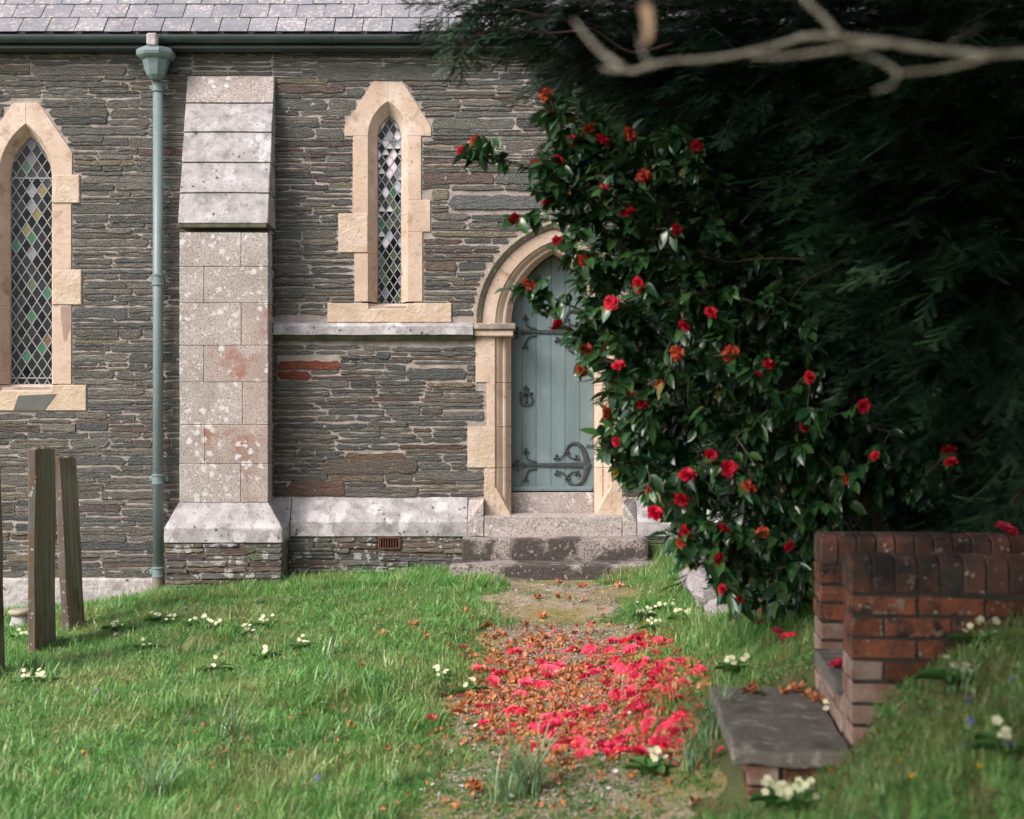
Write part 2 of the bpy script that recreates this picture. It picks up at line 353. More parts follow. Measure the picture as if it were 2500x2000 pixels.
M['white'] = mat('daisy_petal', (0.8, 0.76, 0.78), (0.78, 0.6, 0.66), space='object', scale=60, bump=0)
M['yellow'] = mat('buttercup_petal', (0.75, 0.42, 0.02), bump=0, space='object')
M['violet'] = mat('violet_petal', (0.12, 0.09, 0.36), bump=0, space='object')
M['fluff'] = mat('dandelion_fluff', (0.5, 0.45, 0.42), bump=0, space='object', transl=0.3)
M['soil'] = mat('lawn_soil', (0.10, 0.14, 0.04), (0.08, 0.07, 0.035), scale=3, bump=0.9, bscale=30, bdist=0.02, grain=((0.12, 0.10, 0.05), 60, 0.5, 0.7))

def path_mat():
    m = mat('mossy_gravel', (0.40, 0.32, 0.28), (0.26, 0.20, 0.16), scale=22, bump=1.0, bscale=55, bdist=0.012,
            grain=((0.50, 0.43, 0.41), 75, 0.54, 0.66),
            blotch=[((0.24, 0.18, 0.05), 1.5, 0.36, 0.54), ((0.11, 0.12, 0.035), 2.6, 0.50, 0.62)])
    return m
M['path'] = path_mat()
def pane_mat(name, col, rough, spec=0.6, bump=0.4, metal=0.0, col2=None, bs=70):
    return mat(name, col, col2 or tuple(c * 0.7 for c in col), scale=30, rough=rough, bump=bump, bscale=bs, bdist=0.004, spec=spec, metal=metal)
PANES = {
    'dark': pane_mat('dark_glass', (0.004, 0.005, 0.006), 0.10, bump=0.15, bs=20, spec=.15), 'dark2': pane_mat('dark_rippled_glass', (0.010, 0.012, 0.013), 0.2, bump=0.9, bs=60, spec=.3),
    'grey': pane_mat('grey_textured_glass', (0.030, 0.032, 0.036), 0.4, spec=.3, bump=1.0, bs=90), 'silver': pane_mat('hammered_clear_glass', (0.17, 0.18, 0.20), 0.35, bump=1.0, bs=120),
    'white': pane_mat('opal_glass', (0.75, 0.68, 0.72), 0.25, bump=0.1), 'blue': pane_mat('pale_blue_opal_glass', (0.24, 0.33, 0.42), 0.25, bump=0.2, col2=(0.42, 0.45, 0.52)),  # white panes hold the mirrored sky in their base colour
    'green': pane_mat('green_glass', (0.008, 0.12, 0.045), 0.3, bump=1.0, bs=110), 'olive': pane_mat('dark_olive_glass', (0.045, 0.075, 0.02), 0.25, bump=0.8, bs=50),
    'gold': pane_mat('amber_glass', (0.17, 0.14, 0.02), 0.35, bump=1.0, bs=120), 'brown': pane_mat('brown_glass', (0.10, 0.055, 0.02), 0.35, bump=1.0, bs=120)}

# ------------------------------------------------------------------ terrain
def rectmask(x, y, cx, cy): return None
CP = [(-7, 0, -.4), (-4.75, -.1, -.34), (-3.6, -.15, -.28), (-3.15, -.6, -.13), (-2.6, -.6, -.08), (-2.0, -.6, -.03), (-1.5, -.2, .0), (-.5, -.2, .03), (-.6, -1.2, .04),
      (.0, -1.0, .05), (.9, -1.0, .06), (1.3, -.9, .17), (1.45, -.2, .24), (2.2, -.5, .4), (3.5, -.8, .6),
      (-4.2, -1.6, -.30), (-3.4, -2.7, -.2), (-3.3, -3.6, -.2), (-4.5, -4, -.26), (-2.4, -2.5, -.1), (-1.2, -2.5, 0), (-2.2, -5, -.08), (-3.5, -7, -.12), (-1, -5, -.02), (-1.2, -8, -.03), (-3, -9.5, -.1),
      (0, -3, .02), (.7, -3, .03), (.2, -6, 0), (.55, -5.2, .03), (.95, -4.4, .08), (0, -7.4, 0), (-.2, -9.5, -.02), (1.15, -3.0, .12), (1.0, -2.0, .09),
      (1.37, -3.0, .26), (1.45, -3.6, .27), (1.24, -4.5, .30), (1.24, -5.7, .38), (.80, -6.1, .25), (.45, -6.6, .06), (.70, -7.0, .20), (.66, -7.9, .12), (.36, -7.85, .05), (.575, -8.4, .15), (.93, -8.9, .44), (1.2, -9.3, .56),
      (1.0, -8.2, .34), (1.16, -8.0, .49), (1.65, -8.15, .84), (2.3, -8.3, 1.05), (2.2, -9.5, 1.0), (1.25, -6.75, .47), (1.9, -6.6, .8), (2.6, -7.2, 1.05), (2.4, -5, .75), (3.5, -5, 1.0), (3.6, -2.5, .85), (4.5, -8, 1.3),
      (-12, 2, -.6), (-14, -10, -.5), (0, -18, -.1), (12, -16, 1.4), (14, 0, 1.2), (-10, -22, -.4), (25, -10, 1.6), (-25, -10, -.9), (0, -35, -.3), (0, 25, .2)]
cp = np.array(CP); n_ = len(cp)
A_ = np.sqrt(((cp[:, None, :2] - cp[None, :, :2]) ** 2).sum(-1)); A2 = np.zeros((n_ + 1, n_ + 1)); A2[:n_, :n_] = A_ + np.eye(n_) * -0.02; A2[:n_, n_] = 1; A2[n_, :n_] = 1
W_ = np.linalg.solve(A2, np.append(cp[:, 2], 0))
def ground(x, y):
    x = np.asarray(x, float); y = np.asarray(y, float); sh = x.shape; x = x.ravel(); y = y.ravel()
    out = np.empty_like(x)
    for s in range(0, len(x), 20000):
        a = x[s:s + 20000]; b = y[s:s + 20000]
        r = np.sqrt((a[:, None] - cp[None, :, 0]) ** 2 + (b[:, None] - cp[None, :, 1]) ** 2 + 0.01)
        out[s:s + 20000] = r @ W_[:n_] + W_[n_]
    out += 0.012 * np.sin(x * 3.1 + 1.3 * np.sin(y * 2.3)) * np.sin(y * 2.7 + x) + 0.006 * np.sin(x * 9 + y * 4) * np.sin(y * 8)
    lx_ = x - 1.159; ly_ = y + 7.9; a6 = math.radians(-6); u_ = lx_ * math.cos(a6) + ly_ * math.sin(a6); v_ = -lx_ * math.sin(a6) + ly_ * math.cos(a6)
    dst = np.maximum(np.maximum(-.42 - u_, u_ - 0.0), np.maximum(-.14 - v_, v_ - .98))
    t_ = np.clip(1 - dst / .10, 0, 1); out = out * (1 - t_) + np.minimum(out, .30) * t_
    dst = np.maximum(np.maximum(-.02 - u_, u_ - 1.4), np.maximum(.05 - v_, v_ - .95)); t_ = np.clip(-dst / .06, 0, 1); out = out * (1 - t_) + np.minimum(out, .45) * t_
    return out.reshape(sh)
def g1(x, y): return float(ground(np.array([x]), np.array([y]))[0])
def axis(lo, a, b, hi, fine):
    inner = np.arange(a, b + 1e-6, fine)
    lo_ = a - np.geomspace(fine, a - lo, 16) if lo < a else []
    hi_ = b + np.geomspace(fine, hi - b, 16) if hi > b else []
    return np.concatenate([np.array(lo_)[::-1], inner, hi_])
gx = axis(-60, -6, 5, 60, 0.08); gy = axis(-60, -10.5, 0.4, 60, 0.08)
GX, GY = np.meshgrid(gx, gy); GZ = ground(GX, GY)
nv = len(gx)
fc = [(j * nv + i, j * nv + i + 1, (j + 1) * nv + i + 1, (j + 1) * nv + i) for j in range(len(gy) - 1) for i in range(nv - 1)]
# path band, centre line and half width along y
def path_c(y): return np.interp(y, [-10, -8, -6, -4, -2.5, -1], [.0, .05, .22, .32, .36, .40])
def path_w(y): return np.interp(y, [-10, -8, -6, -4, -2.5, -1], [.5, .5, .54, .50, .48, .48])
def path_f(x, y):
    wob = 0.10 * np.sin(y * 3.3 + 1) + 0.06 * np.sin(y * 7.1) + 0.05 * np.sin(x * 11 + y * 5)
    return np.abs(x - path_c(y)) - path_w(y) - wob       # <0 on the path
lawn = obj('lawn', np.stack([GX.ravel(), GY.ravel(), GZ.ravel()], 1).tolist(), fc, M['soil'], smooth=True, kind='structure')
px_ = np.arange(-.9, 1.5, .05); py_ = np.arange(-11, -.7, .05); PX, PY = np.meshgrid(px_, py_); PZ = ground(PX, PY) + 0.004 - np.clip(path_f(PX, PY) * 0.25, 0, 0.5)
keep = path_f(PX, PY) < 0.12
nv = len(px_)
fc = [(j * nv + i, j * nv + i + 1, (j + 1) * nv + i + 1, (j + 1) * nv + i) for j in range(len(py_) - 1) for i in range(nv - 1) if keep[j, i] and keep[j + 1, i + 1]]
obj('path', np.stack([PX.ravel(), PY.ravel(), PZ.ravel()], 1).tolist(), fc, M['path'], smooth=True, kind='structure')

# ------------------------------------------------------------------ church
church = thing('church', 'slate rubble church wall with cream lancet windows, granite buttress and slate roof', 'church', (-1, 0, 0))

# openings: frames as outlines used to keep the rubble clear
def arch_pts(xc, zs, hw, rise, n=10):
    """half outlines: list left springing -> apex -> right springing"""
    c = (rise * rise - hw * hw) / (2 * hw); Rr = hw + c
    a1 = math.atan2(rise, c)      # angle at apex seen from the right-hand centre
    L_ = []
    for i in range(n + 1):
        a = a1 * i / n
        L_.append((xc + c - Rr * math.cos(a), zs + Rr * math.sin(a)))
    Rt = [(2 * xc - x, z) for x, z in reversed(L_[:-1])]
    return L_ + Rt
XCL = X(64); XC2 = X(947.6); XD = 0.384
blocks = []       # (outline polygon) keep-clear shapes
def rect(x0, x1, z0, z1): return [(x0, z0), (x1, z0), (x1, z1), (x0, z1)]
def xr(P, z):
    xs = []
    for i in range(len(P)):
        a = P[i]; b = P[(i + 1) % len(P)]
        if (a[1] - z) * (b[1] - z) < 0: xs.append(a[0] + (b[0] - a[0]) * (z - a[1]) / (b[1] - a[1]))
    return (min(xs), max(xs)) if len(xs) >= 2 else None

def lancet(name, label, xc, hwO, riseO, hwG, riseG, zs, zb, head, lquo, rquo, sill, rec, pane_pick, dw, dh, hbar):
    """head: outer outline left half from bottom to top (x offsets positive, mirrored), lquo/rquo: (z0,z1,halfwidth,rough)"""
    w = bpy.data.objects.new('window', None); w.location = (xc, 0, zb); link(w, church); w['label'] = label
    yf = -0.012
    arc = arch_pts(xc, zs, hwO, riseO, 10); arcG = arch_pts(xc, zs, hwG, riseG, 10)
    n = 10
    # head stones, two halves with the arch cut in
    for s in (0, 1):
        inner = arc[:n + 1] if s == 0 else arc[n:][::-1]
        sg = -1 if s == 0 else 1
        P = [(x, z) for x, z in inner] + [(xc, head[-1][1])] + [(xc + sg * hx, hz) for hx, hz in reversed(head)] + [(xc + sg * head[0][0], zs)]
        P2 = []
        for q in P:
            if not P2 or (Vector(q) - Vector(P2[-1])).length > 1e-4: P2.append(q)
        v, f = slab(P2, yf, 0.05, 0.004); obj('head_stone', v, f, M['bath'], w)
    full = [(xc - hx, hz) for hx, hz in head] + [(xc + hx, hz) for hx, hz in reversed(head)]
    full = [(xc - head[0][0], zs)] + full + [(xc + head[0][0], zs)]
    blocks.append(full)
    for sg, quo in ((-1, lquo), (1, rquo)):
        for z0, z1, hw, rough in quo:
            a, b = xc + sg * hwO, xc + sg * hw
            P = rect(min(a, b), max(a, b), z0, z1)
            v, f = slab(P, yf - (0.012 if rough else 0), 0.05, 0.008 if rough else 0.004); obj('jamb_stone', v, f, M['bath_rough'] if rough else M['bath'], w)
            blocks.append(rect(min(xc, b), max(xc, b), z0, z1))
    # chamfered reveals
    for z0, z1 in [(q[0], q[1]) for q in lquo]:
        for sg in (-1, 1):
            v = [(xc + sg * hwO, yf + 0.003, z0 + .001), (xc + sg * hwG, rec, z0 + .001), (xc + sg * hwG, rec, z1 - .001), (xc + sg * hwO, yf + 0.003, z1 - .001),
                 (xc + sg * hwG, rec + .06, z0 + .001), (xc + sg * hwG, rec + .06, z1 - .001)]
            f = [(0, 1, 2, 3), (1, 4, 5, 2)]
            if sg > 0: f = [tuple(reversed(a)) for a in f]
            obj('reveal', v, f, M['bath'], w)
    v = [(x, yf + 0.003, z) for x, z in arc] + [(x, rec, z) for x, z in arcG] + [(x, rec + .06, z) for x, z in arcG]; k = len(arc)
    f = [(i, i + 1, k + i + 1, k + i) for i in range(k - 1)] + [(k + i, k + i + 1, 2 * k + i + 1, 2 * k + i) for i in range(k - 1)]
    obj('arch_reveal', v, [tuple(reversed(a)) for a in f], M['bath'], w)
    # sill, with sloping middle
    sx0, sx1, sz0 = sill
    e = 0.055
    v, f = slab([(sx0, sz0), (sx1, sz0), (sx1, zb), (xc + hwO, zb), (xc + hwO - .01, zb - e), (xc - hwO + .01, zb - e), (xc - hwO, zb), (sx0, zb)], yf - .01, 0.05, 0.006)
    obj('sill_stone', v, f, M['bath_rough'], w)
    blocks.append(rect(sx0, sx1, sz0, zb))
    v = [(xc - hwO + .01, yf - .006, zb - e), (xc + hwO - .01, yf - .006, zb - e), (xc + hwG, rec, zb + .005), (xc - hwG, rec, zb + .005), (xc + hwG, rec + .06, zb + .005), (xc - hwG, rec + .06, zb + .005)]
    obj('sloping_sill', v, [(0, 1, 2, 3), (3, 2, 4, 5)], M['bath'], w)
    v = [(xc - hwO, yf, zb), (xc - hwO + .01, yf, zb - e), (xc - hwG, rec, zb + .005), (xc + hwO, yf, zb), (xc + hwO - .01, yf, zb - e), (xc + hwG, rec, zb + .005)]
    obj('sill_cheek', v[:3], [(0, 1, 2)], M['bath'], w); obj('sill_cheek', v[3:], [(0, 2, 1)], M['bath'], w)
    # glazing
    O = [(xc + hwG, zb + 0.004), ] + list(reversed(arcG)) + [(xc - hwG, zb + 0.004)]
    O = [(xc - hwG, zb + 0.004), (xc + hwG, zb + 0.004)] + list(reversed(arcG))
    if poly_area(O) < 0: O = O[::-1]
    yg = rec + 0.03
    lead = bpy.data.objects.new('leaded_light', None)
    came = MB(); ztop = max(p[1] for p in O)
    nx = int(math.ceil(hwG / dw)) + 2; nz = int((ztop - zb) / dh) + 3
    def bar(p, q, wd):
        p = Vector(p); q = Vector(q); d = (q - p)
        if d.length < 1e-4: return
        d.normalize(); nn = Vector((-d.y, d.x)) * wd
        a = [p + nn, p - nn, q - nn, q + nn]
        v_ = [(t.x, yg - .006, t.y) for t in a] + [(t.x, yg + .004, t.y) for t in a]
        came.add(v_, [(3, 2, 1, 0), (0, 1, 5, 4), (1, 2, 6, 5), (2, 3, 7, 6), (3, 0, 4, 7)])
    cnt = 0
    for j in range(-1, 2 * nz):
        for i in range(-nx, nx + 1):
            cx_ = xc + (i + (0.5 if j % 2 else 0)) * dw; cz_ = zb + 0.05 + j * dh / 2
            P = [(cx_, cz_ - dh / 2), (cx_ + dw / 2, cz_), (cx_, cz_ + dh / 2), (cx_ - dw / 2, cz_)]
            Q = clip_convex(P, O)
            if len(Q) < 3 or poly_area(Q) < 2e-4: continue
            cnt += 1
            parts = [(Q, pane_pick(i, j, (cz_ - zb) / (ztop - zb), (cx_ - xc) / hwG))]
            if parts[0][1] == 'split':     # a diamond cut into two triangles
                up = [q for q in clip_convex(Q, [(xc - 2, cz_), (xc + 2, cz_), (xc + 2, cz_ + 9), (xc - 2, cz_ + 9)])]
                dn = [q for q in clip_convex(Q, [(xc - 2, cz_ - 9), (xc + 2, cz_ - 9), (xc + 2, cz_), (xc - 2, cz_)])]
                parts = [(up, 'white'), (dn, 'dark')]
                xs_ = [q[0] for q in Q]; bar((min(xs_), cz_), (max(xs_), cz_), .0022)
            for PP, kx in parts:
                if len(PP) < 3 or abs(poly_area(PP)) < 5e-5: continue
                ty = U(-.0015, .0015); tz = U(-.03, .03); tx = U(-.03, .03)
                v = [(x, yg + (x - cx_) * tx + (z - cz_) * tz, z) for x, z in PP]
                o = obj('glass_pane', v, [tuple(range(len(v)))], PANES[kx], w)
                if kx in ('green', 'gold', 'brown', 'blue', 'white'): o['label'] = {'green': 'green', 'gold': 'amber', 'brown': 'brown', 'blue': 'pale blue', 'white': 'mirrored-sky white'}[kx] + ' diamond glass pane'
            for a in range(4):
                p, q = P[a], P[(a + 1) % 4]
                seg = clip_seg(p, q, O)
                if seg and a in (0, 1): bar(seg[0], seg[1], .0036)
                elif seg and (a in (2, 3)): bar(seg[0], seg[1], .0036) if (j >= 2 * nz - 2 or i in (-nx, nx)) else None
    for a in range(len(O)): bar(O[a], O[(a + 1) % len(O)], .007)
    for zz in hbar: bar((xc - hwG, zz), (xc + hwG, zz), .005)
    came.build('lead_came', M['lead'], w, label='lattice of grey lead cames')
    v, f = box(xc - hwG - .25, xc + hwG + .25, rec + .062, rec + .7, zb - .1, ztop + .1)
    obj('dark_interior', v, f[0:2] + f[3:6], M['interior'], w)
    return w
def clip_seg(p, q, C):
    t0, t1 = 0.0, 1.0
    for i in range(len(C)):
        a = C[i]; b = C[(i + 1) % len(C)]
        def side(s): return (b[0] - a[0]) * (s[1] - a[1]) - (b[1] - a[1]) * (s[0] - a[0])
        sp, sq = side(p), side(q)
        if sp < 0 and sq < 0: return None
        if sp * sq < 0:
            t = sp / (sp - sq)
            if sp < 0: t0 = max(t0, t)
            else: t1 = min(t1, t)
    if t1 <= t0: return None
    L = lambda t: (p[0] + (q[0] - p[0]) * t, p[1] + (q[1] - p[1]) * t)
    return L(t0), L(t1)

def hx2(px): return abs(X(px) - XC2)
def pick2(i, j, h, u):
    r = random.random()
    if h > 0.9: return random.choice(['grey', 'white', 'silver', 'grey'])
    if h > 0.62: return 'split' if r < .22 else random.choice(['white', 'white', 'blue', 'silver', 'grey', 'dark', 'white'])
    if h > 0.3: return 'split' if r < .12 else random.choice(['white', 'dark', 'silver', 'olive', 'green', 'dark', 'blue', 'grey', 'dark2'])
    return random.choice(['dark', 'olive', 'dark', 'olive', 'dark2', 'dark', 'silver'])
lancet('window', 'narrow lancet with sky-white, blue and black diamond panes in cream stone', XC2, .184, Z(248.4) - Z(333), .113, .222, Z(333), Z(741),
       [(.400, Z(331)), (.402, Z(316)), (.395, Z(308)), (.135, Z(199)), (.12, Z(196.8))],
       [(Z(522), Z(333), .325, 0), (Z(618), Z(522), .458, 1), (Z(737), Z(618), .310, 0)],
       [(Z(488.6), Z(333), .308, 0), (Z(566.6), Z(488.6), .393, 0), (Z(737), Z(566.6), .320, 0)],
       (X(800.3), X(1102.6), Z(787.5)), .12, pick2, .0745, .118, [Z(341, -.12)])
for o in church.children:
    pass
def pick1(i, j, h, u):
    key = {(1, 24): 'gold', (0, 21): 'gold', (-1, 19): 'gold', (0, 18): 'green', (-2, 17): 'green', (1, 11): 'green', (0, 8): 'green', (-1, 3): 'green', (1, 4): 'green', (1, 5): 'brown', (0, 12): 'olive', (-1, 27): 'green'}
    if (i, j) in key: return key[(i, j)]
    if abs(u) < .22 and random.random() < .22: return 'silver'
    if h > .8 and random.random() < .5: return 'grey'
    return random.choice(['dark', 'dark', 'dark2', 'dark', 'dark2', 'dark2', 'dark', 'dark'])
lancet('window', 'wide lancet of dark diamond panes with green and amber ones in cream stone', XCL, .250, Z(302.6) - Z(432), .198, .40, Z(432), Z(940),
       [(.430, Z(425)), (.430, Z(373)), (.13, Z(256)), (.11, Z(251.6))],
       [(Z(497), Z(428), .50, 1), (Z(659), Z(497), .422, 0), (Z(745), Z(659), .52, 1), (Z(938), Z(745), .422, 0)],
       [(Z(497), Z(428), .50, 1), (Z(659), Z(497), .422, 0), (Z(745), Z(659), .52, 1), (Z(938), Z(745), .422, 0)],
       (X(-84), X(212), Z(1003)), .12, pick1, .0965, .148, [Z(434, -.12), Z(923, -.12)])
# repairs on the left window
w1 = [o for o in church.children if o.name.startswith('window')][-1]
P = [(X(35), Z(1001)), (X(112), Z(1001)), (X(141), Z(962)), (X(47), Z(966))]
v, f = slab(P, -.0255, 0.0, .002); obj('slate_patch', v, f, mat('dark_slate_repair', (0.13, 0.13, 0.12), bump=.2), w1, label='dark slate repair in the cream sill')
P = [(X(149), Z(748)), (X(173), Z(748)), (X(172), Z(800)), (X(163), Z(832)), (X(156), Z(828)), (X(150), Z(780))]
v, f = slab(P, -.0145, 0.0, .002); obj('mortar_patch', v, f, M['bath_patch'], w1, label='brownish mortar repair on the cream jamb')

# --- doorway
door = bpy.data.objects.new('doorway', None); door.location = (XD, 0, .57); link(door, church); door['label'] = 'pointed doorway of cream stone with a hood mould'
ZS = Z(790)
PROF = [(.741, .001, .952), (.741, -.055, .952), (.715, -.065, .925), (.675, -.03, .885), (.660, -.008, .87)]          # hood
PROF2 = [(.658, -.010, .868), (.540, -.010, .765), (.528, .010, .752), (.512, .012, .738), (.470, .045, .712), (.455, .040, .698), (.440, .048, .69), (.425, .075, .684), (.391, .12, .672), (.391, .34, .672)]
def sweep(prof, a0, a1, side, n, nm, m, lab=None):
    v = []
    for hw, y, rise in prof:
        c = (rise * rise - hw * hw) / (2 * hw); Rr = hw + c; am = math.atan2(rise, c)
        for i in range(n + 1):
            a = am * (a0 + (a1 - a0) * i / n)
            x = c - Rr * math.cos(a); z = Rr * math.sin(a)
            v.append((XD + (x if side < 0 else -x), y, ZS + z))
    f = []
    for k in range(len(prof) - 1):
        for i in range(n): f.append((k * (n + 1) + i, k * (n + 1) + i + 1, (k + 1) * (n + 1) + i + 1, (k + 1) * (n + 1) + i))
    if side > 0: f = [tuple(reversed(a)) for a in f]
    f = [tuple(reversed(a)) for a in f]
    o = obj(nm, v, f, m, door, smooth=False)
    return o
for side in (-1, 1):
    for a0, a1 in ((0.0, .46), (.466, 1.0)):
        sweep(PROF, a0, a1, side, 9, 'hood_mould', M['hood']); sweep(PROF2, a0, a1, side, 9, 'arch_stone', M['bath'])
    for a0, a1 in ((.455, .471),):
        sweep([(h - .001, y + .006, r - .001) for h, y, r in PROF2], a0, a1, side, 1, 'joint', M['bath_patch'])
OUTA = arch_pts(XD, ZS, .741, .952, 12)
blocks.append(OUTA)
quoL = [(Z(934), Z(822), .720, 0), (Z(1042), Z(934), .618, 0), (Z(1142), Z(1042), .795, 1), (Z(1260), Z(1142), .640, 0)]
quoR = [(Z(940), Z(822), .66, 0), (Z(1048), Z(940), .76, 1), (Z(1142), Z(1048), .64, 0), (Z(1260), Z(1142), .640, 0)]
for sg, Q in ((-1, quoL), (1, quoR)):
    for z0, z1, hw, rough in Q:
        a, b = XD + sg * .541, XD + sg * hw
        v, f = slab(rect(min(a, b), max(a, b), z0, z1), -.012 - (.008 if rough else 0), .05, .004)
        obj('jamb_stone', v, f, M['bath_rough'] if rough or z0 < .9 else M['bath'], door)
        blocks.append(rect(min(XD, b), max(XD, b), z0, z1))
        v = []; pr = PROF2[1:]
        low = z0 < .7
        for zz in (z0 + .002, z1 - .002):
            for h, y, r in pr: v.append((XD + sg * h, y, zz))
        k = len(pr); f = [(i, i + 1, k + i + 1, k + i) for i in range(k - 1)]
        if sg > 0: f = [tuple(reversed(q)) for q in f]
        obj('jamb_moulding', v, f, M['bath'], door)
        if low:     # stopped chamfer at the foot
            c8 = [(XD + sg * .541, -.0125, z0), (XD + sg * .392, -.0125, z0), (XD + sg * .392, .2, z0), (XD + sg * .541, .2, z0),
                  (XD + sg * .541, -.0125, z0 + .26), (XD + sg * .530, -.0125, z0 + .26), (XD + sg * .530, .2, z0 + .26), (XD + sg * .541, .2, z0 + .26)]
            c8[5] = (XD + sg * .541 - sg * .003, -.0122, z0 + .27); c8[6] = (XD + sg * .392, .2, z0 + .15); c8[2] = (XD + sg * .392, .2, z0)
            v, f = hexa(c8)
            if sg > 0: pass
            obj('chamfer_stop', v, f, M['bath_rough'], door)
# imposts
for sg in (-1, 1):
    a, b = (XD - .741, XD - .35) if sg < 0 else (XD + .35, XD + .741)
    for z0, z1, pr, st in ((Z(806), Z(790), .075, 0), (Z(822), Z(807), .055, .02)):
        x0, x1 = (a, b - st) if sg < 0 else (a + st, b)
        v, f = bevelled(*box(x0, x1, -pr, .25, z0, z1), .012, 2)
        obj('impost', v, f, M['hood'] if pr > .06 else M['bath'], door)
blocks.append(rect(XD - .741, XD + .741, Z(822), Z(790)))
# sill under the door
v, f = bevelled(*box(XD - .392, XD + .392, .26, .5, .55, .765), .006); obj('door_sill', v, f, M['granite'], door)
# door leaf
leaf = bpy.data.objects.new('door', None); leaf.location = (XD, .3, .78); link(leaf, church); leaf['label'] = 'grey blue arched plank door with black iron strap hinges'
dx = lambda p: X(p, -.28)
DO = arch_pts(XD, ZS - .01, .389, .668, 12); DO = [(XD - .389, .775), (XD + .389, .775)] + DO[::-1]
if poly_area(DO) < 0: DO = DO[::-1]
cuts = [XD - .4] + [dx(p) for p in (1274.6, 1309, 1345.6, 1380, 1416)] + [XD + .4]
for a, b in zip(cuts[:-1], cuts[1:]):
    Q = clip_convex(rect(a + .0012, b - .0012, .6, 4), DO)
    v, f = slab(Q, .285 + U(0, .002), .33, .003); obj('plank', v, f, M['door'], leaf)
v, f = box(XD - .389, XD + .389, .333, .36, .7, 3.05); obj('backing', v, f, M['interior'], leaf)
v, f = bevelled(*box(dx(1250), dx(1447), .262, .284, Z(1199, -.27), Z(1187.5, -.27)), .006, 2); obj('bottom_rail', v, f, M['door'], leaf)
for p in (1253, 1325, 1403, 1444):
    v, f = lathe([(.006, .0), (.004, .004)], 0, 0, 6); cz = Z(1195, -.27)
    obj('rail_screw', [(dx(p) + a[0], .262 - a[2], cz + a[1]) for a in v], f, M['rust'], leaf)
def hinge(zoff, xshift=0):
    m = MB()
    def hp(rx, ry): return Vector((X(1050 + rx / 3.45, -.28) + xshift, .272, Z(960 + ry / 3.45, -.28) + zoff))
    def sw(P, r0, r1, n=14, fl=.45):
        c = curve_pts([hp(*p) for p in P], n); m.add(*tube(c, [lerp(r0, r1, i / n) for i in range(n + 1)], 6, fl, axis=(0, 1, 0)))
    def lobe(rx, ry, r):
        c = hp(rx, ry); v, f = lathe([(r * .3, .014), (r * .8, .011), (r, .003), (r, -.012)], 0, 0, 10)
        m.add([(c.x + a[0], c.y - a[2], c.z + a[1]) for a in v], [tuple(reversed(q)) for q in f])
    def trefoil(rx, ry, r=.012):
        for k in range(3):
            a = math.pi / 2 + k * 2.094; lobe(rx + 17 * math.cos(a), ry - 17 * math.sin(a), r)
        lobe(rx, ry, r * .6)
    a = hp(760, 605); b = hp(1335, 605)
    v, f = hexa([(a.x, .268, a.z - .013), (b.x, .266, b.z - .026), (b.x, .284, b.z - .026), (a.x, .284, a.z - .013), (a.x, .268, a.z + .013), (b.x, .266, b.z + .026), (b.x, .284, b.z + .026), (a.x, .284, a.z + .013)])
    m.add(*bevelled(v, f, .004))
    sw([(1145, 492), (1165, 440), (1220, 420), (1272, 450), (1305, 520), (1320, 590), (1335, 610)], .008, .034, 18)
    sw([(1145, 705), (1170, 755), (1225, 775), (1280, 740), (1305, 680), (1318, 630), (1335, 605)], .008, .034, 18)
    sw([(1150, 490), (1125, 520), (1090, 548), (1062, 545)], .010, .007); sw([(1140, 490), (1165, 530), (1200, 548), (1228, 545)], .010, .007)
    sw([(1150, 710), (1125, 680), (1095, 662), (1068, 670)], .010, .007); sw([(1150, 715), (1175, 680), (1205, 662), (1235, 672)], .010, .007)
    for q in ((1062, 540), (1148, 488), (1230, 543), (1068, 672), (1155, 712), (1238, 675), (805, 487), (803, 728)): trefoil(*q)
    sw([(895, 578), (850, 572), (815, 545), (803, 500)], .012, .007); sw([(895, 632), (850, 640), (820, 665), (803, 715)], .012, .007)
    for q, r in (((785, 600), .014), ((785, 618), .014), ((737, 570), .016), ((738, 645), .016), ((707, 607), .018), ((737, 607), .014)): lobe(*q, r)
    for q in ((890, 605), (1035, 605), (1185, 605), (1303, 603)): lobe(*q, .009)
    m.build('strap_hinge', M['iron_black'], leaf)
hinge(0); hinge(Z(803) - Z(960 + 605 / 3.45))
m = MB(); rc_ = Vector((X(1050 + 808 / 3.45, -.28), .262, Z(500 + 1640 / 3.45, -.28)))
ring = [rc_ + Vector((math.cos(a) * .057, -.006 * math.sin(a), math.sin(a) * .057)) for a in np.linspace(math.pi / 2, math.pi / 2 + 2 * math.pi, 25)]
m.add(*tube(ring, [.009] * 25, 6)); m.build('ring_handle', M['iron_black'], leaf, smooth=True)
m = MB()
for ax, az, r in ((0, .118, .014), (-.017, .103, .012), (.017, .103, .012), (-.055, .06, .011), (.055, .06, .011), (0, .07, .022), (0, .03, .018), (0, -.02, .02)):
    v, f = lathe([(r * .5, .012), (r, .004), (r, -.01)], 0, 0, 10); m.add([(rc_.x + ax + a[0], .276 - a[2], rc_.z + az + a[1]) for a in v], [tuple(reversed(q)) for q in f])
v, f = bevelled(*box(rc_.x - .012, rc_.x + .012, .268, .286, rc_.z - .03, rc_.z + .11), .004); m.add(v, f)
v, f = bevelled(*box(rc_.x - .05, rc_.x + .05, .270, .286, rc_.z + .052, rc_.z + .068), .004); m.add(v, f)
m.build('handle_plate', M['iron_black'], leaf)

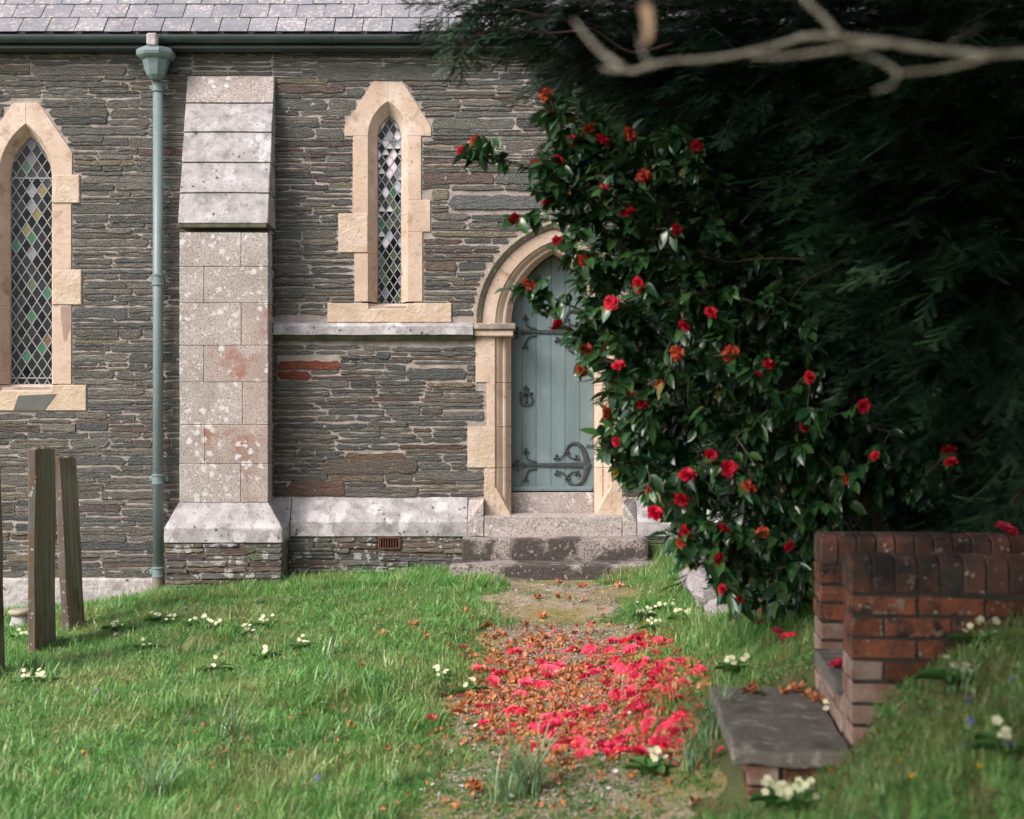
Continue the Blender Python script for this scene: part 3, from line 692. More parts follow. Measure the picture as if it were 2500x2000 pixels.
# --- buttress
but = bpy.data.objects.new('buttress', None); but.location = (-2.6, -.2, 0); link(but, church); but['label'] = 'stepped granite buttress spotted with white lichen'
BX0, BX1 = -3.0, -2.195
zz = [Z(185, .05), Z(252, .12), Z(323, .19), Z(397, .26), Z(471, .33), Z(546, .40)]
for k in range(5):
    p0 = .045 + .07 * k; p1 = p0 + .078; z1, z0 = zz[k] - .003, zz[k + 1] + .003
    c8 = [(BX0, -p1, z0), (BX1, -p1, z0), (BX1, .02, z0), (BX0, .02, z0), (BX0, -p0, z1), (BX1, -p0, z1), (BX1, .02, z1), (BX0, .02, z1)]
    v, f = bevelled(*hexa(c8), .006, 1, cuts=2, jit=.004); obj('weathering_slab', v, f, M['granite_pale'] if k else M['granite'], but)
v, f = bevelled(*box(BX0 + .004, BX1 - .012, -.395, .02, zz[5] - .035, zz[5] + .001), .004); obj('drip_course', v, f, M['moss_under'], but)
rows = [(558, 651, 589), (651, 740, 498), (740, 843.5, 589), (843.5, 933.4, 498), (933.4, 1037, 592), (1037, 1132.5, 500), (1132.5, 1227, 588)]
for k, (ya, yb, jx) in enumerate(rows):
    z1, z0 = Z(ya, .37) - (.036 if k == 0 else 0), Z(yb, .37); xj = X(jx, .37); x0, x1 = BX0 + .006, BX1 - .0
    for a, b in ((x0, xj), (xj, x1)):
        v, f = bevelled(*box(a + .001, b - .001, -.37 - U(0, .003), -.16, z0 + .001, z1 - .001), .005, 1, cuts=1, jit=.003)
        obj('granite_block', v, f, M['granite_red'] if (b > -2.3 and k >= 2) else M['granite'], but)
v, f = box(BX0 + .012, BX1 - .012, -.2, .02, .7, 3.2); obj('core', v, f, M['mortar'], but)
sm = MB()      # small slates in the flank
z = .75
while z < 4.3:
    h = U(.03, .07); pmax = .17 if z < 3.2 else max(.02, .17 - (z - 3.2) * .12)
    y = -.155 if z < 3.2 else -.155 + (z - 3.2) * .1
    if random.random() < .8:
        for xs, s in ((BX1 - .014, 1), (BX0 + .014, -1)):
            v, f = bevelled(*box(min(xs, xs + s * .010), max(xs, xs + s * .010), y + U(0, .05), -.01 - U(0, .03), z + .006, z + h - .006), .003)
            t = random.choice([(.11, .10, .09), (.16, .07, .05), (.10, .10, .10)]); sm.add(v, f, t)
    z += h
sm.build('flank_rubble', M['slate'], but, kind='stuff')
# splayed base
PB = .50
zt, zs_, zb_ = Z(1227, .37), Z(1290, PB), Z(1326, PB); e = .10
v = [(BX0, -.37, zt), (BX1, -.37, zt), (BX1, 0, zt), (BX0, 0, zt), (BX0 - e, -PB, zs_), (BX1 + e + .05, -PB, zs_), (BX1 + e + .05, 0, zs_), (BX0 - e, 0, zs_),
     (BX0 - e, -PB, zb_), (BX1 + e + .05, -PB, zb_), (BX1 + e + .05, 0, zb_), (BX0 - e, 0, zb_)]
f = [(0, 1, 2, 3), (0, 4, 5, 1), (1, 5, 6, 2), (3, 7, 4, 0), (4, 8, 9, 5), (5, 9, 10, 6), (7, 11, 8, 4), (8, 11, 10, 9)]
f = [tuple(reversed(q)) for q in f]
f[0] = (0, 1, 2, 3)
f = [(0, 1, 2, 3), (1, 0, 4, 5), (2, 1, 5, 6), (0, 3, 7, 4), (5, 4, 8, 9), (6, 5, 9, 10), (4, 7, 11, 8), (8, 11, 10, 9)]
v2, f2 = bevelled(v, f, .008, 2); obj('splayed_base', v2, f2, M['granite_pale'], but)

# --- rubble builder
SL = [(.130, .122, .109), (.140, .132, .117), (.112, .110, .105), (.148, .138, .122), (.095, .096, .096), (.132, .128, .114), (.118, .116, .110), (.165, .150, .130)]
SW = [(.125, .088, .078), (.145, .11, .085), (.11, .085, .08), (.18, .155, .11)]
def stone_geo(x0, x1, z0, z1, pro, rough=1.0, taper=None):
    w = x1 - x0; h = z1 - z0; n = max(3, min(9, int(w / .07)))
    je = min(h * .24, .011) * rough; P = []
    tl = U(0, min(.07, w * .2)) if taper is None else taper; tr = U(0, min(.07, w * .2)) if taper is None else taper
    top = [(lerp(x0 + U(0, tl), x1 - U(0, tr), i / n), z1 + U(-je, je * .4)) for i in range(n + 1)]
    bot = [(lerp(x0 + U(0, tl), x1 - U(0, tr), i / n), z0 + U(-je * .4, je)) for i in range(n + 1)]
    P = bot + [(x1, lerp(z0, z1, U(.35, .65)))] + top[::-1] + [(x0, lerp(z0, z1, U(.35, .65)))]
    b = min(.0045, h * .12)
    I = []
    cx, cz = (x0 + x1) / 2, (z0 + z1) / 2
    for x, z in P: I.append((x + (b if x < cx else -b) * .8 * (1 if abs(x - cx) > w * .35 else 0), z + (b if z < cz else -b)))
    k = len(P); tilt = U(-.004, .004); tv = U(-.003, .003)
    def yy(x, z, base): return base + tilt * (x - cx) / max(w, .1) * 2 + tv * (z - cz) / h * 2 + U(-.0015, .0015)
    v = [(x, .03, z) for x, z in P] + [(x, yy(x, z, -pro + b * .8), z) for x, z in P] + [(x, yy(x, z, -pro), z) for x, z in I]
    f = []
    for i in range(k):
        j = (i + 1) % k
        f.append((i, j, k + j, k + i)); f.append((k + i, k + j, 2 * k + j, 2 * k + i))
    # cap as quads between bottom and top rows
    nb = n + 1; o = 2 * k
    bt = list(range(o, o + nb)); tp = [o + nb + 1 + n - i for i in range(nb)]
    for i in range(n): f.append((bt[i], bt[i + 1], tp[i + 1], tp[i]))
    f.append((bt[n], o + nb, tp[n])); f.append((bt[0], tp[0], o + k - 1))
    return v, f
def rubble(parent, x0, x1, z0, z1, yplane, mat_s, keepouts, hmin=.034, hmax=.112, warm=.12, big=300, name='stone', lmin=.25, lmax=1.15, proud=(.004, .018), gap=.005, special=None, vis=None, groundcut=None):
    stones = []
    z = z0
    while z < z1 - .02:
        h = U(hmin, hmax)
        if z + h > z1 - .03: h = z1 - z
        zm = z + h / 2
        bl = []
        for P in keepouts:
            rs = [r for r in (xr(P, z + h * t) for t in (.15, .5, .85)) if r]
            if rs: bl.append((min(r[0] for r in rs) - .004, max(r[1] for r in rs) + .004))
        bl.sort(); free = []; c = x0
        for a, b in bl:
            if a > c: free.append((c, min(a, x1)))
            c = max(c, b)
        if c < x1: free.append((c, x1))
        for a, b in free:
            if b - a < .03: continue
            x = a
            while x < b - .001:
                L = U(lmin, lmax) * (1.2 if h > .1 else 1)
                e = x + L
                if b - e < .14: e = b
                nl = 1 if h < .062 else random.choices((1, 2, 3), (.24, .52, .24 if h > .095 else 0))[0]
                cutz = [0] + sorted(U(.28, .72) if nl == 2 else U(.2, .8) for _ in range(nl - 1)) + [1]
                if nl == 3: cutz = [0, U(.28, .36), U(.62, .70), 1]
                for q in range(nl):
                    za, zb = z + h * cutz[q], z + h * cutz[q + 1]
                    xs = [x, e]
                    if e - x > .45 and random.random() < .55 or e - x > .9: xs = [x, lerp(x, e, U(.3, .7)), e]
                    for xa, xb in zip(xs[:-1], xs[1:]):
                        stones.append([xa, xb, za, zb])
                x = e
        z += h
    out = []
    for xa, xb, za, zb in stones:
        g = U(gap * .6, gap * 1.5); gx_ = U(gap, gap * 2.2)
        wv = .010 * math.sin(xa * 2.1 + za * 3) + .006 * math.sin((xa + xb) * 3.7 + za * 9)
        wedge = min(1, (za - z0) / .1, (z1 - zb) / .1); wv *= max(0, wedge)
        for P in keepouts:     # keep stones next to dressed work level
            pass
        v, f = stone_geo(xa + gx_ * .5, xb - gx_ * .5, za + g * .5 + wv, zb - g * .5 + wv, U(*proud))
        v = [(a[0], yplane + a[1], a[2]) for a in v]
        r = random.random()
        c = random.choice(SW) if r < warm * lerp(1.6, .6, min(1, max(0, zb / 4))) else random.choice(SL)
        if special:
            for (sx, sz, sr, scol) in special:
                if xa - sr < sx < xb + sr and za - .005 < sz < zb + .005: c = scol
        s = U(.92, 1.34); c = tuple(q * s for q in c)
        cx = (xa + xb) / 2; inview = 1 if (vis is None or vis(cx, (za + zb) / 2)) else 0
        out.append((inview * (xb - xa) * (zb - za) + 1e-6 * (xb - xa), v, f, c))
    out.sort(key=lambda t: -t[0])
    for q, (a, v, f, c) in enumerate(out[:big]):
        obj(name, v, f, mat_s, parent, cols=[(*c, 1)] * len(v))
    if len(out) > big:
        m = MB()
        for a, v, f, c in out[big:]: m.add(v, f, c)
        m.build('small_stones', mat_s, parent, kind='stuff')
    return len(out)

wall = bpy.data.objects.new('wall', None); wall.location = (0, 0, 0); link(wall, church); wall['label'] = 'dark slate rubble wall in thin courses with pale mortar'
WX0, WX1 = -6.2, 3.6
keep = list(blocks) + [rect(BX0 + .03, BX1 - .03, -1, Z(186))]
keep += [rect(BX1 - .1, XD - .741 + .005, Z(830), Z(789)), rect(BX1 - .1, XD - .60, .30, Z(1214)), rect(XD - .64, XD + .64, -1, Z(822)), rect(XD + .60, WX1 + 1, .30, Z(1214))]
spec = [] and [(X(675), Z(892), .02, (.26, .075, .045)), (X(640), Z(918), .02, (.25, .065, .04)), (X(700), Z(210), .02, (.28, .19, .09)), (X(740), Z(230), .02, (.28, .19, .09)), (X(1250), Z(273), .03, (.27, .19, .12)),
        (X(730), Z(1190), .02, (.17, .085, .065)), (X(900), Z(1110), .02, (.16, .105, .07))]
BIGST = [(676, 832, 881, 903, (.25, .070, .042)), (676, 759, 906, 928, (.23, .058, .036)), (772, 1126, 167, 195, (.15, .145, .125)), (1093, 1330, 481, 507, (.155, .155, .15)),
         (988, 1140, 898, 927, (.115, .118, .115)), (840, 990, 1106, 1130, (.17, .115, .08)), (700, 843, 1178, 1206, (.17, .10, .08)), (784, 1020, 1128, 1151, (.15, .12, .10))]
for a, b, c, d_, cc in BIGST: keep.append([(X(a) + .012, Z(d_) - .004), (X(b) - .012, Z(d_) - .004), (X(b) - .012, Z(c) + .004), (X(a) + .012, Z(c) + .004)])
for a, b, c, d_, cc in BIGST:
    e2 = .018 if c in (167, 481, 1128, 1178) else 0
    v, f = stone_geo(X(a), X(b), Z(d_) - e2, Z(c) + e2, .016, taper=.05 if a < 1000 else None); obj('stone', v, f, M['slate'], wall, cols=[(*cc, 1)] * len(v))
keepL = keep
vis_ = lambda x, z: x < 1.6 and not (x < -4.9)
nst = rubble(wall, BX1 - .03, WX1, Z(1214), 4.90, 0, M['slate'], keepL, special=spec, vis=vis_, big=182, gap=.0052, warm=.2)
nst2 = rubble(wall, WX0, BX0 + .03, -.007, 4.90, 0, M['slate'], keepL, special=spec, vis=vis_, big=100, name='stone', warm=.08, gap=.0042)
# wall above the buttress
nst3 = rubble(wall, BX0 + .03, BX1 - .03, Z(186), 4.90, 0, M['slate'], [], big=10, gap=.006)
# mortar bed, with the openings left out
holes = []
for xc, hw, ri, zs_h, zb_h in ((XC2, .24, .40, Z(333), Z(741) + .0), (XCL, .30, .55, Z(432), Z(940))):
    holes.append([(xc - hw, zb_h - .02), (xc + hw, zb_h - .02)] + arch_pts(xc, zs_h, hw, ri, 8)[::-1])
holes.append([(XD - .6, -.5), (XD + .6, -.5)] + arch_pts(XD, ZS, .6, .83, 8)[::-1])
m = MB(); step = .03; z = -.7
while z < 4.93:
    bl = sorted(r for r in (xr(P, z + step / 2) for P in holes) if r); c = WX0; free = []
    for a, b in bl:
        if a > c: free.append((c, a))
        c = max(c, b)
    free.append((c, WX1))
    for a, b in free: m.add([(a, 0, z), (b, 0, z), (b, 0, z + step), (a, 0, z + step)], [(0, 1, 2, 3)])
    z += step
m.build('mortar', M['mortar'], wall)
v, f = box(WX0, WX1, .45, .6, -.7, 4.9); obj('inner_face', v, f, M['interior'], wall)
v, f = box(WX1 - .01, WX1 + .3, 0, 9, -.7, 4.9); obj('end_wall', v, f, M['mortar'], wall)
v, f = box(WX0 - .3, WX0 + .01, 0, 9, -.7, 4.9); obj('end_wall', v, f, M['mortar'], wall)
# rough limewashed footing on the left
v, f = bevelled(*box(WX0, BX0 - .14, -.05, .01, -.7, -.012), .015, 2, cuts=3, jit=.015); obj('limewashed_footing', v, f, M['limewash'], wall)
# string course
def profile_x(P, x0, x1, name, m, parent, jit=0.0):
    k = len(P); ns = max(1, int((x1 - x0) / .12)); v = []
    for i in range(ns + 1):
        x = lerp(x0, x1, i / ns)
        for y, z in P:
            q = Vector((x, y, z)); 
            if jit: q += mnoise.noise_vector(q * 11) * jit
            v.append((x, q.y, q.z))
    f = []
    for i in range(ns):
        for j in range(k):
            a = i * k + j; b = i * k + (j + 1) % k
            f.append((a, b, b + k, a + k))
    f.append(tuple(range(k))); f.append(tuple(reversed(range(len(v) - k, len(v)))))
    return obj(name, v, f, m, parent)
sp = bpy.data.objects.new('string_course', None); sp.location = (-1.3, 0, 2.3); link(sp, church)
profile_x([(.02, Z(786)), (-.055, Z(791)), (-.085, Z(797, .08)), (-.085, Z(817, .085)), (.02, Z(817, .085))], BX1 - .02, XD - .745, 'string_stone', M['granite_pale'], sp, .006)
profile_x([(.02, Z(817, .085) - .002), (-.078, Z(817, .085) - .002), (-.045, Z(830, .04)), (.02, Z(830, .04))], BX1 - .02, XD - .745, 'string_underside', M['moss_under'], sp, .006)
# plinths
pl = bpy.data.objects.new('plinth', None); pl.location = (-1, 0, .4); link(pl, church); pl['label'] = 'splayed granite plinth blotched with pale lichen'
PP = .13
def plinth(x0, x1):
    profile_x([(.02, Z(1214)), (-.004, Z(1214)), (-PP, Z(1275, PP)), (-PP - .002, Z(1309.4, PP)), (.02, Z(1309.4, PP))], x0, x1, 'plinth_stone', M['granite_pale'], pl, .005)
plinth(X(709, PP), X(1140, PP)); plinth(X(1556, PP), 2.2); plinth(2.21, WX1)
plinth(BX1 - .05, X(707, PP) - .001)
for a, b, sg in ((X(1141, PP), X(1181, PP), 1), (X(1520, PP), X(1555, PP), -1)):
    xh, xl = (b, a) if sg > 0 else (a, b)
    c = [(a, -PP - .003, Z(1309.4, PP)), (b, -PP - .003, Z(1309.4, PP)), (b, .02, Z(1309.4, PP)), (a, .02, Z(1309.4, PP)),
         (a, -PP - .003, Z(1275, PP) if sg > 0 else Z(1222, PP)), (b, -PP - .003, Z(1222, PP) if sg > 0 else Z(1275, PP)), (b, .02, Z(1214)), (a, .02, Z(1214))]
    v, f = bevelled(*hexa(c), .006); obj('plinth_stone', v, f, M['granite'], pl)
# lichened slate footing below the plinths
ft = bpy.data.objects.new('footing', None); ft.location = (-1, -.1, 0); link(ft, church); ft['label'] = 'low slate footing crusted with white lichen under the plinth'
vent_r = rect(X(923, PP), X(978, PP), Z(1341, PP), Z(1311, PP))
rubble(ft, -2.06, XD - .62, -.35, Z(1310, PP), -.105, M['slate_base'], [vent_r], hmin=.04, hmax=.08, warm=.3, big=90, lmin=.15, lmax=.5, proud=(.008, .03))
rubble(ft, XD + .62, WX1, -.1, Z(1310, PP), -.105, M['slate_base'], [], hmin=.04, hmax=.08, warm=.3, big=20, lmin=.15, lmax=.5, proud=(.008, .03))
m = MB()
for a, b, c, d in ((-2.06, vent_r[0][0], -.5, .39), (vent_r[1][0], 0, -.5, .39), (vent_r[0][0], vent_r[1][0], -.5, vent_r[0][1]), (.9, WX1, -.5, .39)): m.add(*box(a, b, -.107, .02, c, d - .004))
m.build('footing_mortar', M['mortar_dark'], ft)
fb = bpy.data.objects.new('buttress_footing', None); fb.location = (-2.6, -.5, 0); link(fb, church); fb['label'] = 'slate rubble foot of the buttress covered in lichen'
rubble(fb, BX0 - e + .0, BX1 + e + .04, -.45, zb_ - .003, -PB + .03, M['slate_base'], [], hmin=.04, hmax=.085, warm=.3, big=90, lmin=.15, lmax=.6, proud=(.008, .03))
v, f = box(BX0 - e + .005, BX1 + e + .035, -PB + .028, 0, -.5, zb_ - .004); obj('footing_mortar', v, f, M['mortar_dark'], fb)
# vent
ven = bpy.data.objects.new('air_vent', None); ven.location = (X(950), -.13, .3); link(ven, church); ven['label'] = 'small rusty barred vent grille under the plinth'
a, b, c, d = vent_r[0][0], vent_r[1][0], vent_r[0][1], vent_r[2][1]
for bx in ((a, b, d - .014, d - .002), (a, b, c, c + .012), (a, a + .012, c + .0125, d - .0145), (b - .012, b, c + .0125, d - .0145)):
    v, f = bevelled(*box(bx[0], bx[1], -.135, -.06, bx[2], bx[3]), .002); obj('vent_frame', v, f, M['rust'], ven)
for i in range(8):
    x = lerp(a + .02, b - .02, i / 7); v, f = box(x - .004, x + .004, -.130, -.115, c + .0125, d - .0145); obj('vent_bar', v, f, M['rust'], ven)
v, f = box(a, b, -.05, .0, c, d); obj('vent_back', v, f, M['interior'], ven)

# --- roof
roof = bpy.data.objects.new('roof', None); roof.location = (-1, 0, 5); link(roof, church); roof['label'] = 'grey slate roof speckled with pale lichen'
ZE = Z(82, .17); YE = -.17; pitch = R(48); ex = .232; up = Vector((0, math.cos(pitch), math.sin(pitch))); nrm = Vector((0, -math.sin(pitch), math.cos(pitch)))
for r in range(6):
    x = WX0 - .1 + (.13 if r % 2 else 0) - U(0, .03)
    while x < WX1 + (0 if r < 3 else -3.5):
        w = .262 + U(-.006, .006)
        o0 = Vector((x, YE, ZE)) + up * (ex * r - U(0, .004)) + nrm * (.018 + U(0, .006))
        L = ex * 1.9
        v = []
        for t, n2 in ((0, 0), (1, 0)):
            pass
        b0 = o0; b1 = o0 + Vector((w - .009, 0, 0)); ch1, ch2 = U(.0, .010), U(.0, .010)
        pts = [b0 + up * ch1, b0 + Vector((ch2 * 1.2, 0, 0)), b0 + Vector((w * .5, 0, 0)) + up * U(-.003, .003), b1 - Vector((ch1, 0, 0)), b1 + up * ch2]
        top = [p + nrm * .006 for p in pts] + [b1 + up * L - nrm * .012, b0 + up * L - nrm * .012]
        bot = [p - nrm * .001 for p in pts] + [b1 + up * L - nrm * .017, b0 + up * L - nrm * .017]
        k = 7; v = top + bot
        f = [tuple(range(k)), tuple(reversed(range(k, 2 * k)))] + [(i, k + i, k + (i + 1) % k, (i + 1) % k) for i in range(k)]
        obj('roof_tile', v, f, M['roof'], roof)
        x += w
s0 = Vector((WX0, YE, ZE)) + up * .02 - nrm * .022
obj('roof_deck', [s0, s0 + Vector((WX1 - WX0, 0, 0)), s0 + Vector((WX1 - WX0, 0, 0)) + up * 6, s0 + up * 6], [(0, 1, 2, 3)], M['roof'], roof)
v, f = box(WX0 - .1, WX1 + .1, -.155, 9, 4.86, 4.885); obj('soffit', v, f, M['iron_dark'], roof)
v, f = box(WX0 - .1, WX1 + .1, 8.9, 9, -.5, 9.5); obj('rear_wall', v, f, M['mortar'], roof)
# gutter
gut = bpy.data.objects.new('gutter', None); gut.location = (-1, -.2, 4.95); link(gut, church); gut['label'] = 'dark green half round gutter along the eaves'
gz = Z(84, .26); gy_ = -.205; gr = .052
arcp = [(gy_ + gr * math.cos(a), gz + .002 - gr * 1.25 * math.sin(a)) for a in np.linspace(0, math.pi, 11)]
P = arcp + [(y, z) for y, z in [(gy_ + (gr - .006) * math.cos(a), gz + .002 - (gr * 1.25 - .006) * math.sin(a)) for a in np.linspace(math.pi, 0, 11)]]
xj = X(395, .25)
for a, b in ((WX0, X(350, .25)), (X(411, .25), X(800, .25)), (X(802, .25), WX1)):
    k = len(P); v = [(a, y, z) for y, z in P] + [(b, y, z) for y, z in P]
    f = [(j, k + j, k + (j + 1) % k, (j + 1) % k) for j in range(k)]
    obj('gutter_length', v, f, M['iron_dark'], gut, smooth=False)
P2 = [(gy_ + (y - gy_) * 1.10, gz + (z - gz) * 1.08) for y, z in P]
for a, b in ((X(348, .25), X(413, .25)), (X(794, .25), X(808, .25)), (X(362, .25), X(366, .25)), (X(391, .25), X(395, .25))):
    s = 1.0 if b - a > .03 else 1.05
    Q = [(gy_ + (y - gy_) * s, gz + (z - gz) * s) for y, z in P2]
    k = len(Q); v = [(a, y, z) for y, z in Q] + [(b, y, z) for y, z in Q]
    obj('gutter_union', v, [(j, k + j, k + (j + 1) % k, (j + 1) % k) for j in range(k)] + [tuple(range(k)), tuple(reversed(range(k, 2 * k)))][:0], M['iron_dark'], gut)
profile_x([(.02, gz - .01), (-.135, gz - .01), (-.135, gz - .10), (-.10, gz - .115), (-.09, Z(122, .1)), (.02, Z(122, .1))], WX0, WX1, 'fascia', M['iron_dark'], gut)
# downpipe
dp = bpy.data.objects.new('downpipe', None); dp.location = (X(385.4, .1), -.12, -.3); link(dp, church); dp['label'] = 'grey green cast iron downpipe with a moulded hopper head'
px0, py0 = X(385.6, .12), -.115
zp = lambda y: Z(y, .12)
v, f = lathe([(.047, zp(1395)), (.047, zp(220))], px0, py0, 20); obj('pipe', v, f, M['iron_green'], dp, smooth=True)
for ya, yb in ((670, 697), (1159, 1182), (1385, 1409), (200, 224)):
    h = zp(ya) - zp(yb); z0 = zp(yb)
    v, f = lathe([(.047, z0 - .004), (.058, z0), (.058, z0 + h * .15), (.053, z0 + h * .2), (.053, z0 + h * .8), (.06, z0 + h * .85), (.06, z0 + h), (.047, z0 + h + .006)], px0, py0, 20)
    obj('pipe_collar', v, f, M['iron_green'], dp)
    v, f = bevelled(*box(px0 - .085, px0 + .085, py0 + .02, py0 + .045, z0 + h * .25, z0 + h * .75), .008, 2); obj('pipe_bracket', v, f, M['iron_green'], dp)
hz = zp(126)
prof = [(.052, zp(200)), (.062, zp(197)), (.085, zp(190)), (.100, zp(178)), (.112, zp(165)), (.126, zp(153)), (.150, zp(150)), (.170, zp(145)), (.178, zp(138)), (.172, zp(130)), (.15, zp(126)), (.12, zp(125))]
v, f = lathe(prof, px0, py0 - .075, 8, R(22.5)); obj('hopper_head', v, f, M['iron_green'], dp)
v, f = bevelled(*box(px0 - .165, px0 + .165, -.06, -.02, zp(172), zp(158)), .006); obj('hopper_lug', v, f, M['iron_dark'], dp)
v, f = bevelled(*box(px0 - .045, px0 + .045, -.36, -.27, zp(128), zp(97)), .012, 1, cuts=2, jit=.012); obj('outlet_spout', v, f, M['limewash'], dp, label='lichen crusted spout above the hopper')
el = curve_pts([(px0, py0, zp(1400)), (px0, py0 - .004, zp(1435)), (px0 - .02, py0 - .03, zp(1462)), (px0 - .06, py0 - .09, zp(1490))], 8)
v, f = tube(el, [.05, .052, .052, .052, .052, .052, .052, .05, .05], 14); obj('pipe_shoe', v, f, mat('stained_pipe_shoe', (.12, .13, .12), (.24, .18, .12), scale=9, rough=.7, bump=.6), dp, smooth=True)

# ------------------------------------------------------------------ doorstep
ds = thing('doorstep', 'worn granite steps with blackened fronts climbing to the blue door', 'steps', (XD, -.4, .05))
def step(x0, x1, yf, yb, z0, z1, m, b=.012):
    v, f = bevelled(*box(x0, x1, yf, yb, z0, z1), b, 2, cuts=2, jit=.006); return obj('step', v, f, m, ds)
step(X(1183, PP), X(1518.7, PP), -.135, .24, .37, .572, M['granite'], .01)
step(X(1127, .4), X(1584, .4), -.40, .1, .18, .388, M['granite_dark'], .018)
step(X(1099, .78), X(1619, .78), -.78, .1, -.2, .196, M['granite_dark'], .02)

# ------------------------------------------------------------------ headstones and vase
def headstone(N_, Fv, th, ztop, lean, label, zb=-.45):
    n3 = Vector((N_.x, N_.y, 0)); f3 = Vector((Fv.x, Fv.y, 0)); d = (f3 - n3); per = Vector((-d.y, d.x, 0)).normalized() * th
    g = g1(n3.x, n3.y); t = thing('headstone', label, 'gravestone', (n3.x, n3.y, g))
    nn = 7; vv = []
    L = Vector((lean, 0, 0))
    c8 = [n3, f3, f3 + per, n3 + per]
    c = [(*(q.xy), zb) for q in c8] + [(q.x + lean, q.y, ztop - (.015 if i in (1, 2) else 0)) for i, q in enumerate(c8)]
    v, f = bevelled(c, [(0, 3, 2, 1), (4, 5, 6, 7), (0, 1, 5, 4), (1, 2, 6, 5), (2, 3, 7, 6), (3, 0, 4, 7)], .006, 1, cuts=5, jit=.010)
    v = [(a[0], a[1], a[2] + (mnoise.noise(Vector(a) * 14) * .008 if a[2] > ztop - .06 else 0)) for a in v]
    o = obj('slab', v, f, M['headstone'], t); o.data.materials.append(M['headstone_edge'])
    for p in o.data.polygons:
        if abs(p.normal.dot(d.normalized())) > .6: p.material_index = 1
    return t
N2 = PW(87, 1608, 9.5); F2 = PW(136, 1574, 10.08)
headstone(N2, F2, .055, 1.275, 0, 'tall slate headstone seen edge-on, tallest of the three, orange lichen on its edge')
N3 = PW(174, 1550, 10.5); F3 = PW(212, 1535, 10.95)
headstone(N3, F3, .055, 1.18, -.085, 'leaning slate headstone with pale streaked face nearest the downpipe')
N1 = PW(-30, 1670, 8.4); F1 = PW(15, 1655, 8.85)
headstone(N1, F1, .06, 1.245, -.035, 'slate headstone cut off by the left edge of the picture')
vs = PW(49, 1500, 11.3); vs.z = g1(vs.x, vs.y)
t = thing('stone_vase', 'squat stone flower vase with a tuft of green, at the wall behind the headstones', 'vase', vs)
v, f = lathe([(.07, vs.z - .03), (.085, vs.z + .03), (.07, vs.z + .07), (.065, vs.z + .10)], vs.x, vs.y, 14); obj('bowl', v, f, M['limewash'], t, smooth=True)
v, f = lathe([(.065, vs.z + .101), (.092, vs.z + .115), (.098, vs.z + .135), (.09, vs.z + .15), (.06, vs.z + .155)], vs.x, vs.y, 14); obj('rim', v, f, M['vase'], t, smooth=True)

# ------------------------------------------------------------------ brick stair in the bank
RO = R(-6); O_ = Vector((1.159, -7.9, 0)); U_ = Vector((math.cos(RO), math.sin(RO), 0)); V_ = Vector((-math.sin(RO), math.cos(RO), 0))
def SP(u, v, z): return O_ + U_ * u + V_ * v + Vector((0, 0, z))
def sbox(u0, u1, v0, v1, z0, z1): return [tuple(SP(u, v, z)) for u, v, z in box(u0, u1, v0, v1, z0, z1)[0]]
BRK = {}
def brick_mesh(lu, lv, lz, k, m):
    key = (round(lu, 3), round(lv, 3), round(lz, 3), k, m.name)
    if key not in BRK:
        random.seed(int(lu * 1000) * 7 + int(lv * 1000) * 3 + k + len(m.name))
        v, f = box(-lu / 2, lu / 2, -lv / 2, lv / 2, -lz / 2, lz / 2)
        v = [(a[0] + U(-.003, .003), a[1] + U(-.0025, .0025), a[2] + U(-.0025, .0025)) for a in v]
        v, f = bevelled(v, f, .004); BRK[key] = mesh('brick', v, f, m)
    return BRK[key]
def put_brick(parent, u, v, z, lu, lv, lz, m, nm='brick', me=None):
    o = bpy.data.objects.new(nm, me or brick_mesh(lu, lv, lz, random.randint(0, 2), m))
    o.location = SP(u, v, z); o.rotation_euler = (U(-.01, .01), U(-.01, .01), RO + U(-.008, .008)); link(o, parent); return o
st0 = random.getstate()
def cop_mesh(w):
    lv = .226; h = .125; P = [(-lv / 2, 0), (lv / 2, 0), (lv / 2, h * .74)] + [(lv / 2 * math.cos(a), h * .74 + h * .26 * math.sin(a)) for a in np.linspace(.6, math.pi - .6, 5)] + [(-lv / 2, h * .74)]
    k = len(P); v = [(-w / 2, a, b) for a, b in P] + [(w / 2, a, b) for a, b in P]
    I = [tuple(reversed(range(k))), tuple(range(k, 2 * k))] + [(i, (i + 1) % k, k + (i + 1) % k, k + i) for i in range(k)]
    v, f = bevelled(v, I, .004); return mesh('coping_brick', v, f, M['coping'])
